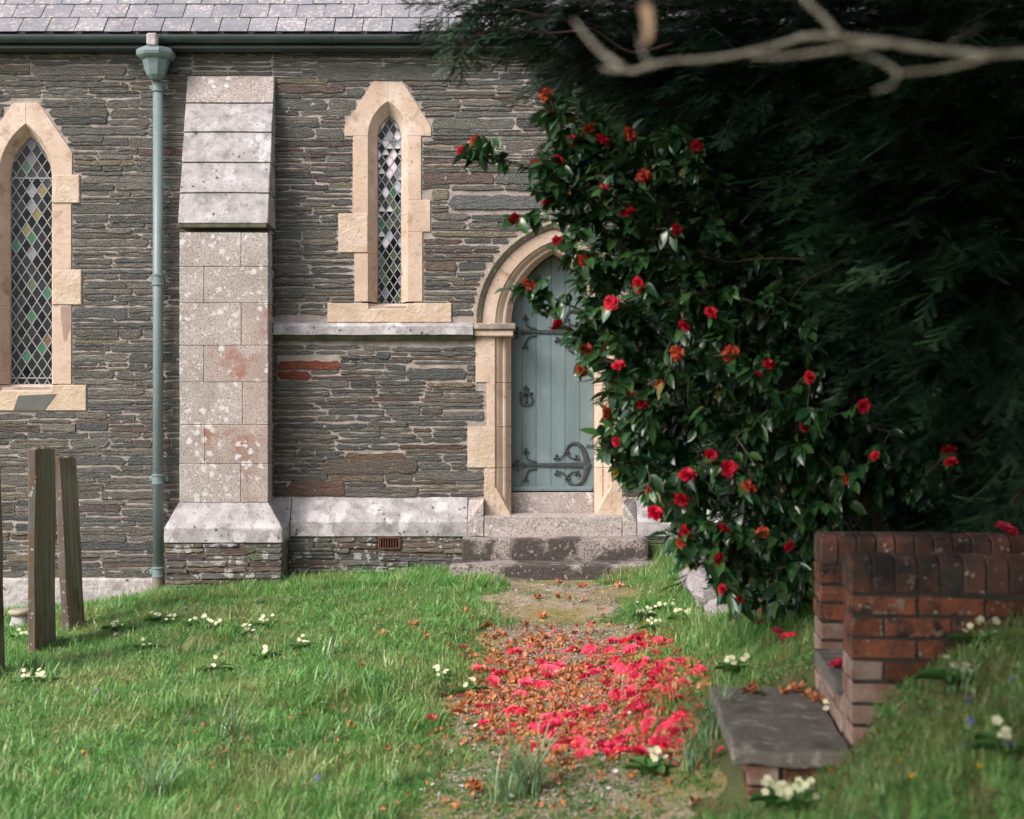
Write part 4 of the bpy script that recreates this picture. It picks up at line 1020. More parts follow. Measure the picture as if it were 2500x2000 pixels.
def arm(v0, label, length, ztop=1.05):
    t = thing('brick_wall', label, 'wall', SP(length / 2, v0 + .11, .5))
    cm = cop_mesh(.069); zc = ztop - .125
    u = .035
    while u < length:
        put_brick(t, u, v0 + .11 + U(-.003, .003), zc + .002 + U(-.003, .003), 0, 0, 0, None, 'coping_brick', cm); u += .075
    z = zc; k = 0
    while z > .18:
        zc2 = z - .0425
        st = .105 if k % 2 else .215
        for wy, vv in ((0, v0 + .0525), (1, v0 + .22 - .0525)):
            u = 0; L = st
            while u < length - .05:
                L2 = min(L, length - u)
                pale = M['brick_pale'] if (u == 0 and k >= 3) else M['brick']
                put_brick(t, u + L2 / 2, vv, zc2, L2, .105, .064, pale); u += L2 + .010; L = .215
        z -= .075; k += 1
    v = sbox(.006, length - .006, v0 + .004, v0 + .216, .15, zc - .03); obj('mortar', v, box(0, 1, 0, 1, 0, 1)[1], M['brick_mortar'], t)
    lv = .220; h = .121; P = [(-lv / 2, -.02), (lv / 2, -.02), (lv / 2, h * .74)] + [(lv / 2 * math.cos(a), h * .74 + h * .26 * math.sin(a)) for a in np.linspace(.6, math.pi - .6, 5)] + [(-lv / 2, h * .74)]
    k2 = len(P); v = [tuple(SP(.006, v0 + .11 + a, zc + b_)) for a, b_ in P] + [tuple(SP(length - .006, v0 + .11 + a, zc + b_)) for a, b_ in P]
    obj('coping_mortar', v, [tuple(reversed(range(k2))), tuple(range(k2, 2 * k2))] + [(i, (i + 1) % k2, k2 + (i + 1) % k2, k2 + i) for i in range(k2)], M['brick_mortar'], t)
    return t
arm(0, 'nearer brick wall of the bank steps, round brick coping, grass growing up its foot', 1.5)
arm(.86, 'farther brick wall of the bank steps, behind the nearer one and under the camellia', 1.5, 1.045)
t = thing('stone_step', 'upper slate step wedged between the two brick walls', 'step', SP(.2, .5, .5))
v, f = bevelled(sbox(-.03, .5, .225, .855, .53, .585), box(0, 1, 0, 1, 0, 1)[1], .008, 2, cuts=1, jit=.004); obj('tread', v, f, M['step'], t)
for r in range(2):
    for i in range(3): put_brick(t, .05, .225 + .11 + i * .212, .493 - r * .075, .105, .20, .064, M['brick_pale'])
v = sbox(.012, .4, .225, .855, .3, .528); obj('riser_mortar', v, box(0, 1, 0, 1, 0, 1)[1], M['brick_pale'], t)
t = thing('stone_step', 'lower slate step slab with pale blotches jutting out beside the path', 'step', SP(-.17, .45, .3))
c = [SP(-.40, -.08, .345), SP(-.01, -.12, .345), SP(-.01, .95, .345), SP(-.44, .98, .345)]
v = [tuple(a) for a in c] + [(a.x, a.y, .40) for a in c]
v, f = bevelled(v, box(0, 1, 0, 1, 0, 1)[1], .010, 2, cuts=5, jit=.012); obj('tread', v, f, M['step'], t)
for r in range(3):
    for i in range(4): put_brick(t, -.305, .155 + i * .218 + (.0 if r % 2 else .03), .308 - r * .075, .105, .215, .064, M['brick_pale'] if i % 2 else M['brick'])
for r in range(3):
    for uu_ in ((-.125, .215), (-.30, .105)) if r % 2 == 0 else ((-.075, .105), (-.245, .215)): put_brick(t, uu_[0], -.015, .308 - r * .075, uu_[1], .105, .064, M['brick_pale'] if uu_[1] < .2 else M['brick'])
v = sbox(-.34, -.02, -.055, .97, .05, .3445); obj('riser_mortar', v, box(0, 1, 0, 1, 0, 1)[1], M['brick_mortar'], t)
random.setstate(st0)

# rocks edging the bank
def rock(pts, rads, label, seed):
    c = curve_pts(pts, 12); n = len(c)
    rr = [lerp(rads[0], rads[1], i / (n - 1)) * (1 if 0 < i < n - 1 else .75) for i in range(n)]
    v, f = tube(c, rr, 10, .8)
    v = [Vector(a) + mnoise.noise_vector(Vector(a) * 5 + Vector((seed, 0, 0))) * .05 + mnoise.noise_vector(Vector(a) * 16) * .018 for a in v]
    o = obj('rock', v, f, M['rock'], smooth=False); tag(o, label, 'rock')
    bs = Vector(pts[0]) * .5 + Vector(pts[-1]) * .5; bs.z -= .1
    for q in o.data.vertices: q.co -= bs
    o.location = bs; return o
rock([PW(1708, 1385, 9.4), PW(1725, 1425, 9.0), PW(1755, 1465, 8.7)], (.13, .15), 'long grey stone half sunk in the grass bank, upper one beside the steps', 1)
rock([PW(1765, 1488, 8.5), PW(1785, 1505, 8.3), PW(1810, 1530, 8.1)], (.11, .11), 'grey stone lower on the bank under the hanging camellia leaves', 5)

# ------------------------------------------------------------------ scatter with geometry nodes
def proto(name, v, f, m, smooth=False):
    return bpy.data.objects.new(name, mesh(name, v, f, m, smooth))       # used only as instance geometry
def scatter(name, pts, rot, scl, idx, protos, parent=None):
    me = bpy.data.meshes.new(name); pts = np.asarray(pts, np.float32); n = len(pts)
    me.vertices.add(n); me.vertices.foreach_set('co', pts.ravel())
    a = me.attributes.new('rot', 'FLOAT_VECTOR', 'POINT'); a.data.foreach_set('vector', np.asarray(rot, np.float32).ravel())
    a = me.attributes.new('scl', 'FLOAT', 'POINT'); a.data.foreach_set('value', np.asarray(scl, np.float32))
    a = me.attributes.new('idx', 'INT', 'POINT'); a.data.foreach_set('value', np.asarray(idx, np.int32))
    o = bpy.data.objects.new(name, me); link(o, parent); tag(o, kind='stuff')
    if parent is not None:
        pass
    g = bpy.data.node_groups.new(name + '_scatter', 'GeometryNodeTree')
    g.interface.new_socket('Geometry', in_out='INPUT', socket_type='NodeSocketGeometry'); g.interface.new_socket('Geometry', in_out='OUTPUT', socket_type='NodeSocketGeometry')
    N = g.nodes; L = g.links; gi = N.new('NodeGroupInput'); go = N.new('NodeGroupOutput'); ip = N.new('GeometryNodeInstanceOnPoints'); jn = N.new('GeometryNodeJoinGeometry')
    for p in reversed(protos):        # the last link joined comes first
        oi = N.new('GeometryNodeObjectInfo'); oi.inputs['Object'].default_value = p; gt = N.new('GeometryNodeGeometryToInstance')
        L.new(oi.outputs['Geometry'], gt.inputs[0]); L.new(gt.outputs[0], jn.inputs[0])
    def attr(nm, t):
        q = N.new('GeometryNodeInputNamedAttribute'); q.data_type = t; q.inputs['Name'].default_value = nm; return q.outputs[0]
    L.new(gi.outputs[0], ip.inputs['Points']); L.new(jn.outputs[0], ip.inputs['Instance']); ip.inputs['Pick Instance'].default_value = True
    L.new(attr('idx', 'INT'), ip.inputs['Instance Index']); er = N.new('FunctionNodeEulerToRotation'); L.new(attr('rot', 'FLOAT_VECTOR'), er.inputs[0]); L.new(er.outputs[0], ip.inputs['Rotation'])
    L.new(attr('scl', 'FLOAT'), ip.inputs['Scale']); L.new(ip.outputs[0], go.inputs[0])
    md = o.modifiers.new('scatter', 'NODES'); md.node_group = g
    return o

def blade(x, y, h, w, lean, az, seg=3, curl=1.0):
    """grass blade as narrow ribbon"""
    d = Vector((math.cos(az), math.sin(az), 0)); s = Vector((-d.y, d.x, 0)); v = []; 
    for i in range(seg):
        t = i / seg; c = Vector((x, y, 0)) + d * lean * h * t ** (1 + curl) + Vector((0, 0, h * t * (1 - .25 * lean * t)))
        ww = w * (1 - t * .6); v += [c - s * ww, c + s * ww]
    v.append(Vector((x, y, 0)) + d * lean * h + Vector((0, 0, h * (1 - .25 * lean))))
    f = [(2 * i, 2 * i + 1, 2 * i + 3, 2 * i + 2) for i in range(seg - 1)] + [(2 * seg - 2, 2 * seg - 1, 2 * seg)]
    return v, f
def tuft(n, r, hmin, hmax, w, m, lean=(.2, 1.5)):
    b = MB()
    for _ in range(n):
        a = U(0, 6.28); q = r * math.sqrt(random.random())
        b.add(*blade(q * math.cos(a), q * math.sin(a), U(hmin, hmax), U(.7, 1.3) * w, U(*lean), U(0, 6.28)))
    return proto('grass_tuft', b.v, b.f, m)
g_short = [tuft(20, .055, .02, .05, .0024, M['grass']) for _ in range(3)]
g_mid = [tuft(20, .06, .035, .08, .0030, M['grass']) for _ in range(4)]
g_long = [tuft(18, .06, .07, .15, .0036, M['grass'], (.2, 1.2)) for _ in range(3)]
g_dry = [tuft(16, .06, .02, .06, .0014, M['straw'], (.5, 1.6)) for _ in range(2)]
b = MB()      # little round leaves, moss and clover
def herb():
    b = MB()
    for _ in range(14):
        a = U(0, 6.28); q = U(.005, .045); c = Vector((q * math.cos(a), q * math.sin(a), U(.006, .03))); r = U(.005, .011); k = 6; tl = U(-.5, .5); t2 = U(-.5, .5)
        v = [c + Vector((math.cos(j * 1.047) * r, math.sin(j * 1.047) * r, tl * r * math.cos(j * 1.047) + t2 * r * math.sin(j * 1.047))) for j in range(k)]
        b.add(v, [tuple(range(k))])
    return proto('herb', b.v, b.f, M['prim_leaf'])
g_herb = [herb() for _ in range(2)]
protos = g_short + g_mid + g_long + g_dry + g_herb     # 0-2, 3-6, 7-9, 10-11, 12-13
# sample points denser near the camera
NP = 210000
yy_ = -10.3 + (rng.random(NP) ** 1.35) * 10.3; dd = yy_ + D; xx_ = (rng.random(NP) * 2 - 1) * (dd * .42 + .35)
pacc = dd / 12.5 ; 
ok = rng.random(NP) < np.clip(.30 + pacc * .8, 0, 1)
gzv = ground(xx_, yy_)
# project to see what the camera can see
pf = path_f(xx_, yy_)
bare = np.clip(1 - (pf + .12) / .34, 0, 1) * np.where(yy_ > -5.6, .94, .32)
ok &= ~(rng.random(NP) < bare)
ok &= ~((xx_ > X(1099, .78) - .0) & (xx_ < X(1619, .78)) & (yy_ > -.80))
ok &= ~((xx_ > BX0 - .11) & (xx_ < BX1 + .15) & (yy_ > -.49)); ok &= ~((xx_ > -2.1) & (yy_ > -.12)); ok &= ~(yy_ > -.06)
lx = (xx_ - O_.x); ly = (yy_ - O_.y);  uu = lx * U_.x + ly * U_.y; vv_ = lx * V_.x + ly * V_.y
ok &= ~((uu > -.02) & (uu < 1.5) & (vv_ > -.01) & (vv_ < 1.1)); ok &= ~((uu > -.43) & (uu < 0) & (vv_ > -.16) & (vv_ < .97))
near_ = (uu > -.75) & (uu < .25) & (vv_ > -.6) & (vv_ < 1.3)
for nn_, ff_ in ((N2, F2), (N3, F3), (N1, F1)):
    ok &= ~((np.abs(xx_ - (nn_.x + ff_.x) / 2 + .02) < .05) & (yy_ > nn_.y) & (yy_ < ff_.y))
xx_, yy_, gzv, pf, dd, near_ = xx_[ok], yy_[ok], gzv[ok], pf[ok], dd[ok], near_[ok]
lowf = np.array([mnoise.noise(Vector((x * .9, y * .9, 3.1))) for x, y in zip(xx_, yy_)])
n = len(xx_); rr = rng.random(n); idx = np.where(rr < .30, rng.integers(3, 7, n), rng.integers(0, 3, n))
tall = (rr > .965) | ((yy_ > -1.1 + .3 * lowf) & (rr > .45)) | ((xx_ > 1.0) & (rr > .82)) | ((lowf > .3) & (rr > .82)) | ((yy_ < -6.6) & (xx_ < -.4) & (rr > .85))
idx = np.where(tall & ~near_, rng.integers(7, 10, n), idx)
bank = (xx_ > .75) & (yy_ < -5.8)
dry = (rng.random(n) < np.clip(.16 + lowf * .6, .05, .42) + .30 * bank); idx = np.where(dry, rng.integers(10, 12, n), idx)
idx = np.where(pf < 0, np.where(rng.random(n) < .45, rng.integers(12, 14, n), rng.integers(0, 3, n)), idx)
idx = np.where((rng.random(n) < .10), rng.integers(12, 14, n), idx)
rot = np.stack([rng.normal(0, .22, n), rng.normal(0, .22, n), rng.random(n) * 6.28], 1)
scl = .45 + rng.random(n) * .65; scl = np.where(bank, scl * .72, scl)
scl = np.where(pf < .12, scl * (.62 + np.clip(pf + .1, 0, .2)), scl)
scl = np.where((pf > .05) & (yy_ < -2) , scl * (1 + .35 * np.clip(lowf, -1, 1)), scl)
scatter('grass', np.stack([xx_, yy_, gzv - .004], 1), rot, scl, idx, protos)
print('grass tufts', n)

# gravel
def pebble():
    b = MB()
    for _ in range(7):
        c = Vector((U(-.03, .03), U(-.03, .03), U(0, .004))); r = U(.003, .008)
        v = [c + Vector((sx * r, sy * r * .8, sz * r * .5)) for sx, sy, sz in ((1, 0, 0), (0, 1, 0), (-1, 0, 0), (0, -1, 0), (0, 0, 1), (0, 0, -1))]
        b.add(v, [(0, 1, 4), (1, 2, 4), (2, 3, 4), (3, 0, 4), (1, 0, 5), (2, 1, 5), (3, 2, 5), (0, 3, 5)])
    return proto('pebble', b.v, b.f, mat('gravel_chips', (.44, .37, .34), (.24, .19, .17), space='object', scale=30, bump=0, rnd=.3))
NPp = 9000; gyv = -1 - rng.random(NPp) * 9; gxv = path_c(gyv) + (rng.random(NPp) * 2 - 1) * path_w(gyv); k_ = path_f(gxv, gyv) < -.02
k_ &= rng.random(NPp) < np.array([.15 + .9 * (mnoise.noise(Vector((a * 1.4, b_ * 1.4, 8))) + .35) for a, b_ in zip(gxv, gyv)])
gxv, gyv = gxv[k_], gyv[k_]; n = len(gxv)
scatter('gravel', np.stack([gxv, gyv, ground(gxv, gyv) + .005], 1), np.stack([rng.random(n), rng.random(n), rng.random(n) * 6], 1), .7 + rng.random(n) * .6, rng.integers(0, 2, n), [pebble(), pebble()])

# ------------------------------------------------------------------ flowers
def petal(b, length, width, cup, az, el, base, curl=.3, jit=0.0, nl=3, nw=2, ruf=0):
    """cupped petal pointing outward at elevation el"""
    d = Vector((math.cos(az) * math.cos(el), math.sin(az) * math.cos(el), math.sin(el))); s = Vector((-math.sin(az), math.cos(az), 0)); nn = s.cross(d) * -1
    nn = d.cross(s) * -1
    upv = s.cross(d).normalized() * -1
    if upv.z < 0: upv = -upv
    v = []
    for i in range(nl + 1):
        t = i / nl; w = width * math.sin(math.pi * (.12 + .70 * t)) ; 
        for j in range(nw + 1):
            q = j / nw * 2 - 1
            p = Vector(base) + d * length * (t - .06 * abs(q) * t) + s * q * w * .5 + upv * (cup * length * (q * q * .5) - curl * length * t * t + ruf * length * math.sin(5 * q + az * 3) * t)
            if jit: p += Vector((U(-jit, jit), U(-jit, jit), U(-jit, jit)))
            v.append(p)
    k = nw + 1; b.add(v, [(i * k + j, i * k + j + 1, (i + 1) * k + j + 1, (i + 1) * k + j) for i in range(nl) for j in range(nw)])
def camellia(m, size=.045, wilt=0.0, seed=0, openess=1.0):
    random.seed(seed); b = MB()
    for ring, (cnt, el, ln) in enumerate(((7, .22, 1.0), (6, .62, .85), (5, 1.05, .62), (3, 1.35, .42))):
        for k in range(cnt):
            az = 6.283 * k / cnt + ring * .5 + U(-.15, .15)
            petal(b, size * ln * U(.9, 1.08), size * ln * U(.85, 1.1), .5, az, el * openess + U(-.12, .12) - wilt * U(0, .7), (0, 0, ring * .002), curl=.18 - wilt * .2, jit=size * (.03 + wilt * .14), ruf=.05 + wilt * .15)
    return mesh('flower', b.v, b.f, m, smooth=(wilt < .5))
red_m = [camellia(M['red'], .044, .05, 1), camellia(M['red'], .042, .15, 2, .8), camellia(M['red'], .040, .1, 3, 1.2)]
org_m = [camellia(M['orange'], .040, .6, 4), camellia(M['orange'], .042, .5, 5)]
pnk_m = [camellia(M['pink'], .052, .2, 6, .75), camellia(M['pink'], .050, .35, 7, .6), camellia(M['pink'], .046, .3, 8, .9), camellia(M['pink'], .055, .5, 9, .5)]
def crumple(seed, size):
    random.seed(seed); b = MB()
    for k in range(11): petal(b, size * U(.6, 1.1), size * U(.5, .9), U(-.4, .8), U(0, 6.28), U(-.1, .9), (U(-.3, .3) * size, U(-.3, .3) * size, U(0, .2) * size), curl=U(-.5, .6), jit=size * .13, ruf=U(0, .3))
    return mesh('withered_flower', b.v, b.f, M['brown'])
brn_m = [crumple(20 + i, U(.022, .034)) for i in range(5)]
random.seed(77)
# fallen blooms on the path
POLY = [(1120, 1650), (1170, 1590), (1330, 1548), (1520, 1572), (1600, 1545), (1665, 1560), (1690, 1640), (1700, 1760), (1640, 1850), (1450, 1848), (1300, 1850), (1190, 1770), (1110, 1730)]
def inpoly(x, y, P):
    c = False
    for i in range(len(P)):
        a = P[i]; b = P[i - 1]
        if (a[1] > y) != (b[1] > y) and x < (b[0] - a[0]) * (y - a[1]) / (b[1] - a[1]) + a[0]: c = not c
    return c
def unproj(px, py):
    """photo pixel -> where that view ray meets the ground (used only to lay things out like the photo)"""
    d0 = 2.5; dprev = d0
    for i in range(400):
        d = 2.5 + i * .03; p = PW(px, py, d)
        if p.y > 0: break
        if p.z < GI(p.x, p.y): return p
    return PW(px, py, 10)
_gx = np.arange(-6, 5, .1); _gy = np.arange(-12, .5, .1); _A, _B = np.meshgrid(_gx, _gy); _H = ground(_A, _B)
def GI(x, y):
    i = min(max((x + 6) / .1, 0), len(_gx) - 2); j = min(max((y + 12) / .1, 0), len(_gy) - 2); a, b = int(i), int(j); s, t = i - a, j - b
    return float(_H[b, a] * (1 - s) * (1 - t) + _H[b, a + 1] * s * (1 - t) + _H[b + 1, a] * (1 - s) * t + _H[b + 1, a + 1] * s * t)
def place(name, me, p, sc, label, cat, group, tilt=.5):
    o = bpy.data.objects.new(name, me); COL.objects.link(o); o.location = p; o.scale = (sc, sc, sc); o.rotation_euler = (U(-tilt, tilt), U(-tilt, tilt), U(0, 6.28)); tag(o, label, cat, group); return o
def zone(x, y):
    v_ = 'far end' if y < 1640 else 'middle' if y < 1760 else 'near end'
    return v_ + ' of the drift, ' + ('left side' if x < 1330 else 'centre' if x < 1520 else 'right side')
cnt = 0
while cnt < 150:
    x, y = U(1100, 1668), U(1545, 1855)
    if not inpoly(x, y, POLY): continue
    w = (x - 1100) / 600
    if random.random() > .10 + 1.0 * w ** 1.2 or (y < 1600 and x < 1480): continue
    p = unproj(x + random.gauss(0, 24), y + random.gauss(0, 12)); p.z += .012
    place('fallen_camellia', random.choice(pnk_m), p, U(.7, 1.15), 'fresh pink camellia bloom fallen among brown petals on the path', 'flower', 'pink camellia blooms fallen on the path', .9)['label'] = 'fresh pink camellia bloom among the brown petals, ' + zone(x, y); cnt += 1
for x, y in ((1010, 1690), (1055, 1770), (1250, 1750), (1625, 1840), (1648, 1730), (1705, 1655), (1590, 1540)):
    p = unproj(x, y); p.z += .03; place('fallen_camellia', random.choice(pnk_m), p, .8, 'pink camellia bloom lying alone in the grass at the edge of the fallen drift', 'flower', 'pink blooms strayed into the grass', .6)
cnt = 0
while cnt < 290:
    x, y = U(1090, 1700), U(1540, 1870)
    if not inpoly(x, y, POLY) and random.random() > .06: continue
    p = unproj(x + random.gauss(0, 45), y + random.gauss(0, 22)); p.z += .008
    place('withered_camellia', random.choice(brn_m), p, U(.75, 1.35), 'withered orange brown camellia bloom on the path', 'flower', 'withered camellia blooms on the path', .5)['label'] = 'withered orange brown camellia bloom, ' + zone(x, y); cnt += 1
for x, y in ((1165, 1420), (1363, 1427), (1423, 1437), (1313, 1465), (1362, 1462), (1392, 1464), (1424, 1470), (1322, 1510), (1480, 1425), (1495, 1428), (1510, 1436), (1280, 1532), (1343, 1538), (1000, 1540), (1012, 1541), (1140, 1505),
             (1150, 1520), (1190, 1540), (1215, 1552), (1230, 1558), (1205, 1565), (935, 1560), (1040, 1565), (1260, 1575), (1016, 1785), (850, 1790), (880, 1640), (1150, 1930), (1700, 1975), (1160, 1945), (1370, 1560), (1330, 1565)):
    p = unproj(x, y); p.z += .03 if x < 1200 else .01
    place('withered_camellia', random.choice(brn_m), p, U(.9, 1.4), 'withered brown camellia bloom lying singly away from the pink drift', 'flower', 'scattered single withered blooms')
for px, py, q, lb in ((1620, 1672, .39, ''), (0, 0, 0, '')):
    pass
for u_, v_ in ((-.10, .88), (-.05, .80), (-.14, .84), (-.03, .70), (-.28, .80)):
    p = SP(u_, v_, .405); place('withered_camellia', random.choice(brn_m), p, U(.7, 1.3), 'withered camellia bloom resting on the lower slate step', 'flower', 'withered blooms on the lower step')
place('fallen_camellia', pnk_m[1], SP(.02, .42, .60), .8, 'pink bloom on the upper step between the brick walls', 'flower', None)
place('fallen_camellia', pnk_m[0], SP(.75, .95, 1.06), .95, 'pink bloom lying on the coping of the farther brick wall', 'flower', None)
for x, y in ((1800, 1535), (1815, 1520), (1855, 1545), (1860, 1520), (1925, 1580), (1780, 1450), (1900, 1570)):
    p = unproj(x, y); p.z += .05; place('fallen_camellia', random.choice(pnk_m), p, .75, 'pink bloom caught in the bank grass left of the brick walls', 'flower', 'pink blooms in the bank grass')
# loose petals
def loose(m, seed):
    random.seed(seed); b = MB(); petal(b, .03, .028, .6, 0, .1, (-.015, 0, .004), curl=.2, jit=.003, ruf=.1); return proto('loose_petal', b.v, b.f, m)
lp = [loose(M['pink'], 1), loose(M['brown'], 2), loose(M['brown'], 3), loose(M['pink'], 4), loose(M['brown'], 5)]
random.seed(99); pts = []; ix = []
while len(pts) < 4000:
    x, y = U(1080, 1715), U(1535, 1880)
    if not inpoly(x, y, POLY) and random.random() > .10: continue
    p = unproj(x + random.gauss(0, 40), y + random.gauss(0, 20)); pts.append((p.x, p.y, p.z + U(.004, .02))); ix.append(random.choice((0, 3)) if random.random() < .03 + .28 * ((x - 1100) / 600) else random.choice((1, 2, 4)))
n = len(pts); scatter('petal_litter', pts, np.stack([rng.normal(0, .5, n), rng.normal(0, .5, n), rng.random(n) * 6.28], 1), .45 + rng.random(n) * .65, ix, lp)
# dead leaves across the lawn
pts = []
for _ in range(420):
    p = unproj(U(60, 1700), 1480 + 520 * random.random()); pts.append((p.x, p.y, p.z + .025))
n = len(pts); scatter('dead_leaf_litter', pts, np.stack([rng.normal(0, .7, n), rng.normal(0, .7, n), rng.random(n) * 6.28], 1), .6 + rng.random(n) * .5, rng.integers(1, 3, n), [lp[3], lp[1], lp[2]])

# primroses, daisies, buttercups, dandelion clocks
def small_flower(np_, r, m, cm, h=.0):
    b = MB()
    for k in range(np_): petal(b, r, r * .9, .1, 6.283 * k / np_, .15, (0, 0, h), curl=.1, nl=2, nw=1)
    return b
prim_b = small_flower(5, .017, None, None)
def prim_mesh():
    b = MB()
    for k in range(5): petal(b, .0145, .0155, .1, 6.283 * k / 5, .2, (0, 0, 0), curl=.1, nl=2, nw=2)
    return mesh('primrose_flower', b.v, b.f, M['primrose'])
pm = prim_mesh()
def leaf_ob():
    b = MB(); petal(b, .09, .045, .5, 0, .5, (0, 0, 0), curl=.35, nl=4, nw=2); return mesh('primrose_leaf', b.v, b.f, M['prim_leaf'], True)
plm = leaf_ob()
PR = [(250, 1332, 5, 'by the foot of the leaning headstone'), (330, 1312, 6, 'left of the downpipe foot'), (360, 1318, 5, 'below the downpipe shoe'), (420, 1322, 8, 'in front of the pipe shoe'), (452, 1330, 6, 'in front of the buttress left corner'), (520, 1342, 6, 'in front of the buttress middle'),
      (560, 1325, 5, 'just below the buttress foot'), (60, 1447, 5, 'left of a pale row beyond the first headstone'), (95, 1444, 8, 'in a pale row beyond the first headstone'), (310, 1372, 3, 'alone below the leaning headstone'), (460, 1418, 4, 'in mid lawn in front of the buttress'), (50, 1350, 6, 'between the two left headstones'),
      (930, 1440, 6, 'left of the fallen drift'), (985, 1465, 5, 'at the left tip of the fallen drift'), (1365, 1305, 9, 'right of the path, left one of a trio'), (1405, 1290, 8, 'right of the path below the long rock'), (1440, 1312, 9, 'right of the path nearest the lower rock'), (1380, 1330, 6, 'right of the path just above the drift'),
      (1550, 1420, 7, 'on the bank above the lower slate step'), (1370, 1633, 8, 'in front of the drift near the bottom'), (1700, 1622, 9, 'below the corner of the lower slate step'), (1650, 1700, 10, 'at the bottom edge below the step'), (1700, 1712, 9, 'at the bottom edge right of another clump'),
      (1757, 1522, 8, 'right of the lower slate step'), (1900, 1420, 7, 'against the foot of the nearer brick wall'), (2060, 1365, 8, 'high on the bank against the nearer brick wall'), (2140, 1300, 7, 'at the right edge high on the bank'), (2020, 1450, 6, 'on the shaded bank below the brick wall'), (2140, 1600, 6, 'at the right edge low on the bank'),
      (1470, 1158, 8, 'under the camellia beside the doorstep'), (640, 1370, 4, 'in the lawn right of the buttress'), (560, 1390, 4, 'in the lawn below the buttress base')]
for x, y, k, wh in PR:
    p = unproj(x / .8624, y / .8624); t = thing('primrose', 'pale yellow primrose clump ' + wh, 'primrose', p)
    for i in range(k):
        o = bpy.data.objects.new('flower', pm); o.location = p + Vector((U(-.05, .05) * (k / 6), U(-.04, .04), U(.05, .10))); o.rotation_euler = (U(.2, 1.0), U(-.4, .4), U(-.4, .4)); s = U(.85, 1.15); o.scale = (s, s, s); link(o, t)
    for i in range(6):
        o = bpy.data.objects.new('leaf', plm); o.location = p + Vector((0, 0, .005)); o.rotation_euler = (0, 0, i * 1.05 + U(-.3, .3)); s = U(1.0, 1.5); o.scale = (s, s, s); link(o, t)
def dz(m, n, r):
    b = MB()
    for k in range(n): petal(b, r, r * .6, .1, 6.283 * k / n, .1, (0, 0, 0), curl=.1, nl=1, nw=1)
    me = mesh('f', b.v, b.f, m); return me
dm = dz(M['white'], 9, .010); ym = dz(M['yellow'], 6, .013); vm = dz(M['violet'], 5, .013)
for i in range(90):
    x, y = (U(950, 1560), 1400 + 600 * random.random()) if i % 3 else (U(0, 1100), U(1480, 1950))
    p = unproj(x, y); p.z += U(.015, .04); place('daisy', dm, p, U(.8, 1.3), 'small white daisy in the short turf', 'daisy', 'daisies dotted over lawn and path')
for i in range(34):
    p = unproj(U(60, 2400), U(1500, 1980)); p.z += U(.04, .08); place('buttercup', ym, p, U(.8, 1.2), 'small yellow flower among the grass blades', 'buttercup', 'yellow flowers dotted over the grass')
for x, y in ((2385, 1635), (2480, 1705), (2470, 1715), (2365, 1770), (2370, 1820), (2465, 1880), (2385, 1905), (1680, 1890), (775, 1940), (235, 1715)):
    p = unproj(x, y); p.z += .07; place('violet', vm, p, 1.2, 'violet blue flower in the grass', 'violet', 'violet blue flowers in the grass', 1.0)
for x, y, wh in ((626, 1490, 'in front of the buttress right corner'), (453, 1510, 'in front of the buttress left corner'), (283, 1578, 'below the leaning headstone')):
    p = unproj(x, y + 12); t = thing('dandelion_clock', 'round grey dandelion clock ' + wh, 'dandelion', p)
    v, f = tube([p, p + Vector((.003, 0, .06)), p + Vector((0, 0, .11))], [.002, .002, .0015], 5); obj('stalk', v, f, M['grass_tall'], t)
    b = MB()
    for i in range(70):
        d = Vector((random.gauss(0, 1), random.gauss(0, 1), random.gauss(0, 1))).normalized(); s = d.orthogonal().normalized() * .0045; c = p + Vector((0, 0, .115)); e_ = c + d * .018; q = d.cross(s)
        b.add([c, e_ + s, e_ + q, e_ - s, e_ - q], [(0, 1, 3), (1, 2, 3, 4)])
    b.build('seed_head', M['fluff'], t)
# strap leaved clumps
def clump(px, py, n, h, label, m=None, spread=1.15, w=.0042, dry=.12):
    p = unproj(px, py); t = thing('leaf_clump', label, 'plant', p); b = MB(); b2 = MB()
    for _ in range(n):
        v, f = blade(U(-.05, .05), U(-.05, .05), h * U(.6, 1.1), w * U(.7, 1.2), U(.2, 1.0) * spread, U(0, 6.28), seg=6, curl=1.2)
        (b2 if random.random() < dry else b).add([p + Vector(a) for a in v], f)
    b.build('leaves', m or M['grass_tall'], t, kind='stuff')
    if b2.v: b2.build('dry_leaves', M['straw'], t, kind='stuff')
clump(1285, 1945, 85, .33, 'clump of green strap leaves growing on the path at the bottom')
clump(1225, 1965, 40, .26, 'smaller green tuft merging into the bottom path clump')
clump(560, 1820, 46, .27, 'sprawling clump of strap leaves in the left lawn with dry stalks', spread=1.3, dry=.35)
clump(900, 1790, 50, .18, 'rounded grass tussock in the lawn left of the fallen blooms', spread=1.1)
clump(1735, 1810, 80, .27, 'tall grassy clump against the lower slate step', w=.0035)
clump(1700, 1880, 50, .22, 'grassy clump at the bottom left of the lower slate step', w=.0035)
clump(440, 1610, 34, .24, 'flattened strap leaves in the lawn below the buttress', spread=1.6, dry=.5)
clump(1235, 1540, 10, .20, 'few thin strap leaves at the top left of the fallen drift')
clump(1560, 1520, 30, .18, 'grass clump at the right edge of the path below the rock', w=.003)
clump(800, 1610, 14, .2, 'upright strap leaves in the middle of the lawn')
clump(290, 1490, 8, .25, 'thin upright blades at the limewashed footing', spread=.5, dry=.3)
clump(1075, 1410, 22, .13, 'weedy tuft at the left end of the doorstep', w=.004)
clump(735, 1420, 10, .12, 'small leafy weed in the corner beside the buttress', w=.008)
clump(2350, 1690, 40, .14, 'shaded grass tussock on the bank below the brick wall', w=.003)
clump(2090, 1750, 36, .16, 'grass tuft at the front corner of the nearer brick wall', w=.003)
clump(380, 1960, 60, .26, 'out of focus tussock at the bottom of the left lawn', w=.004)

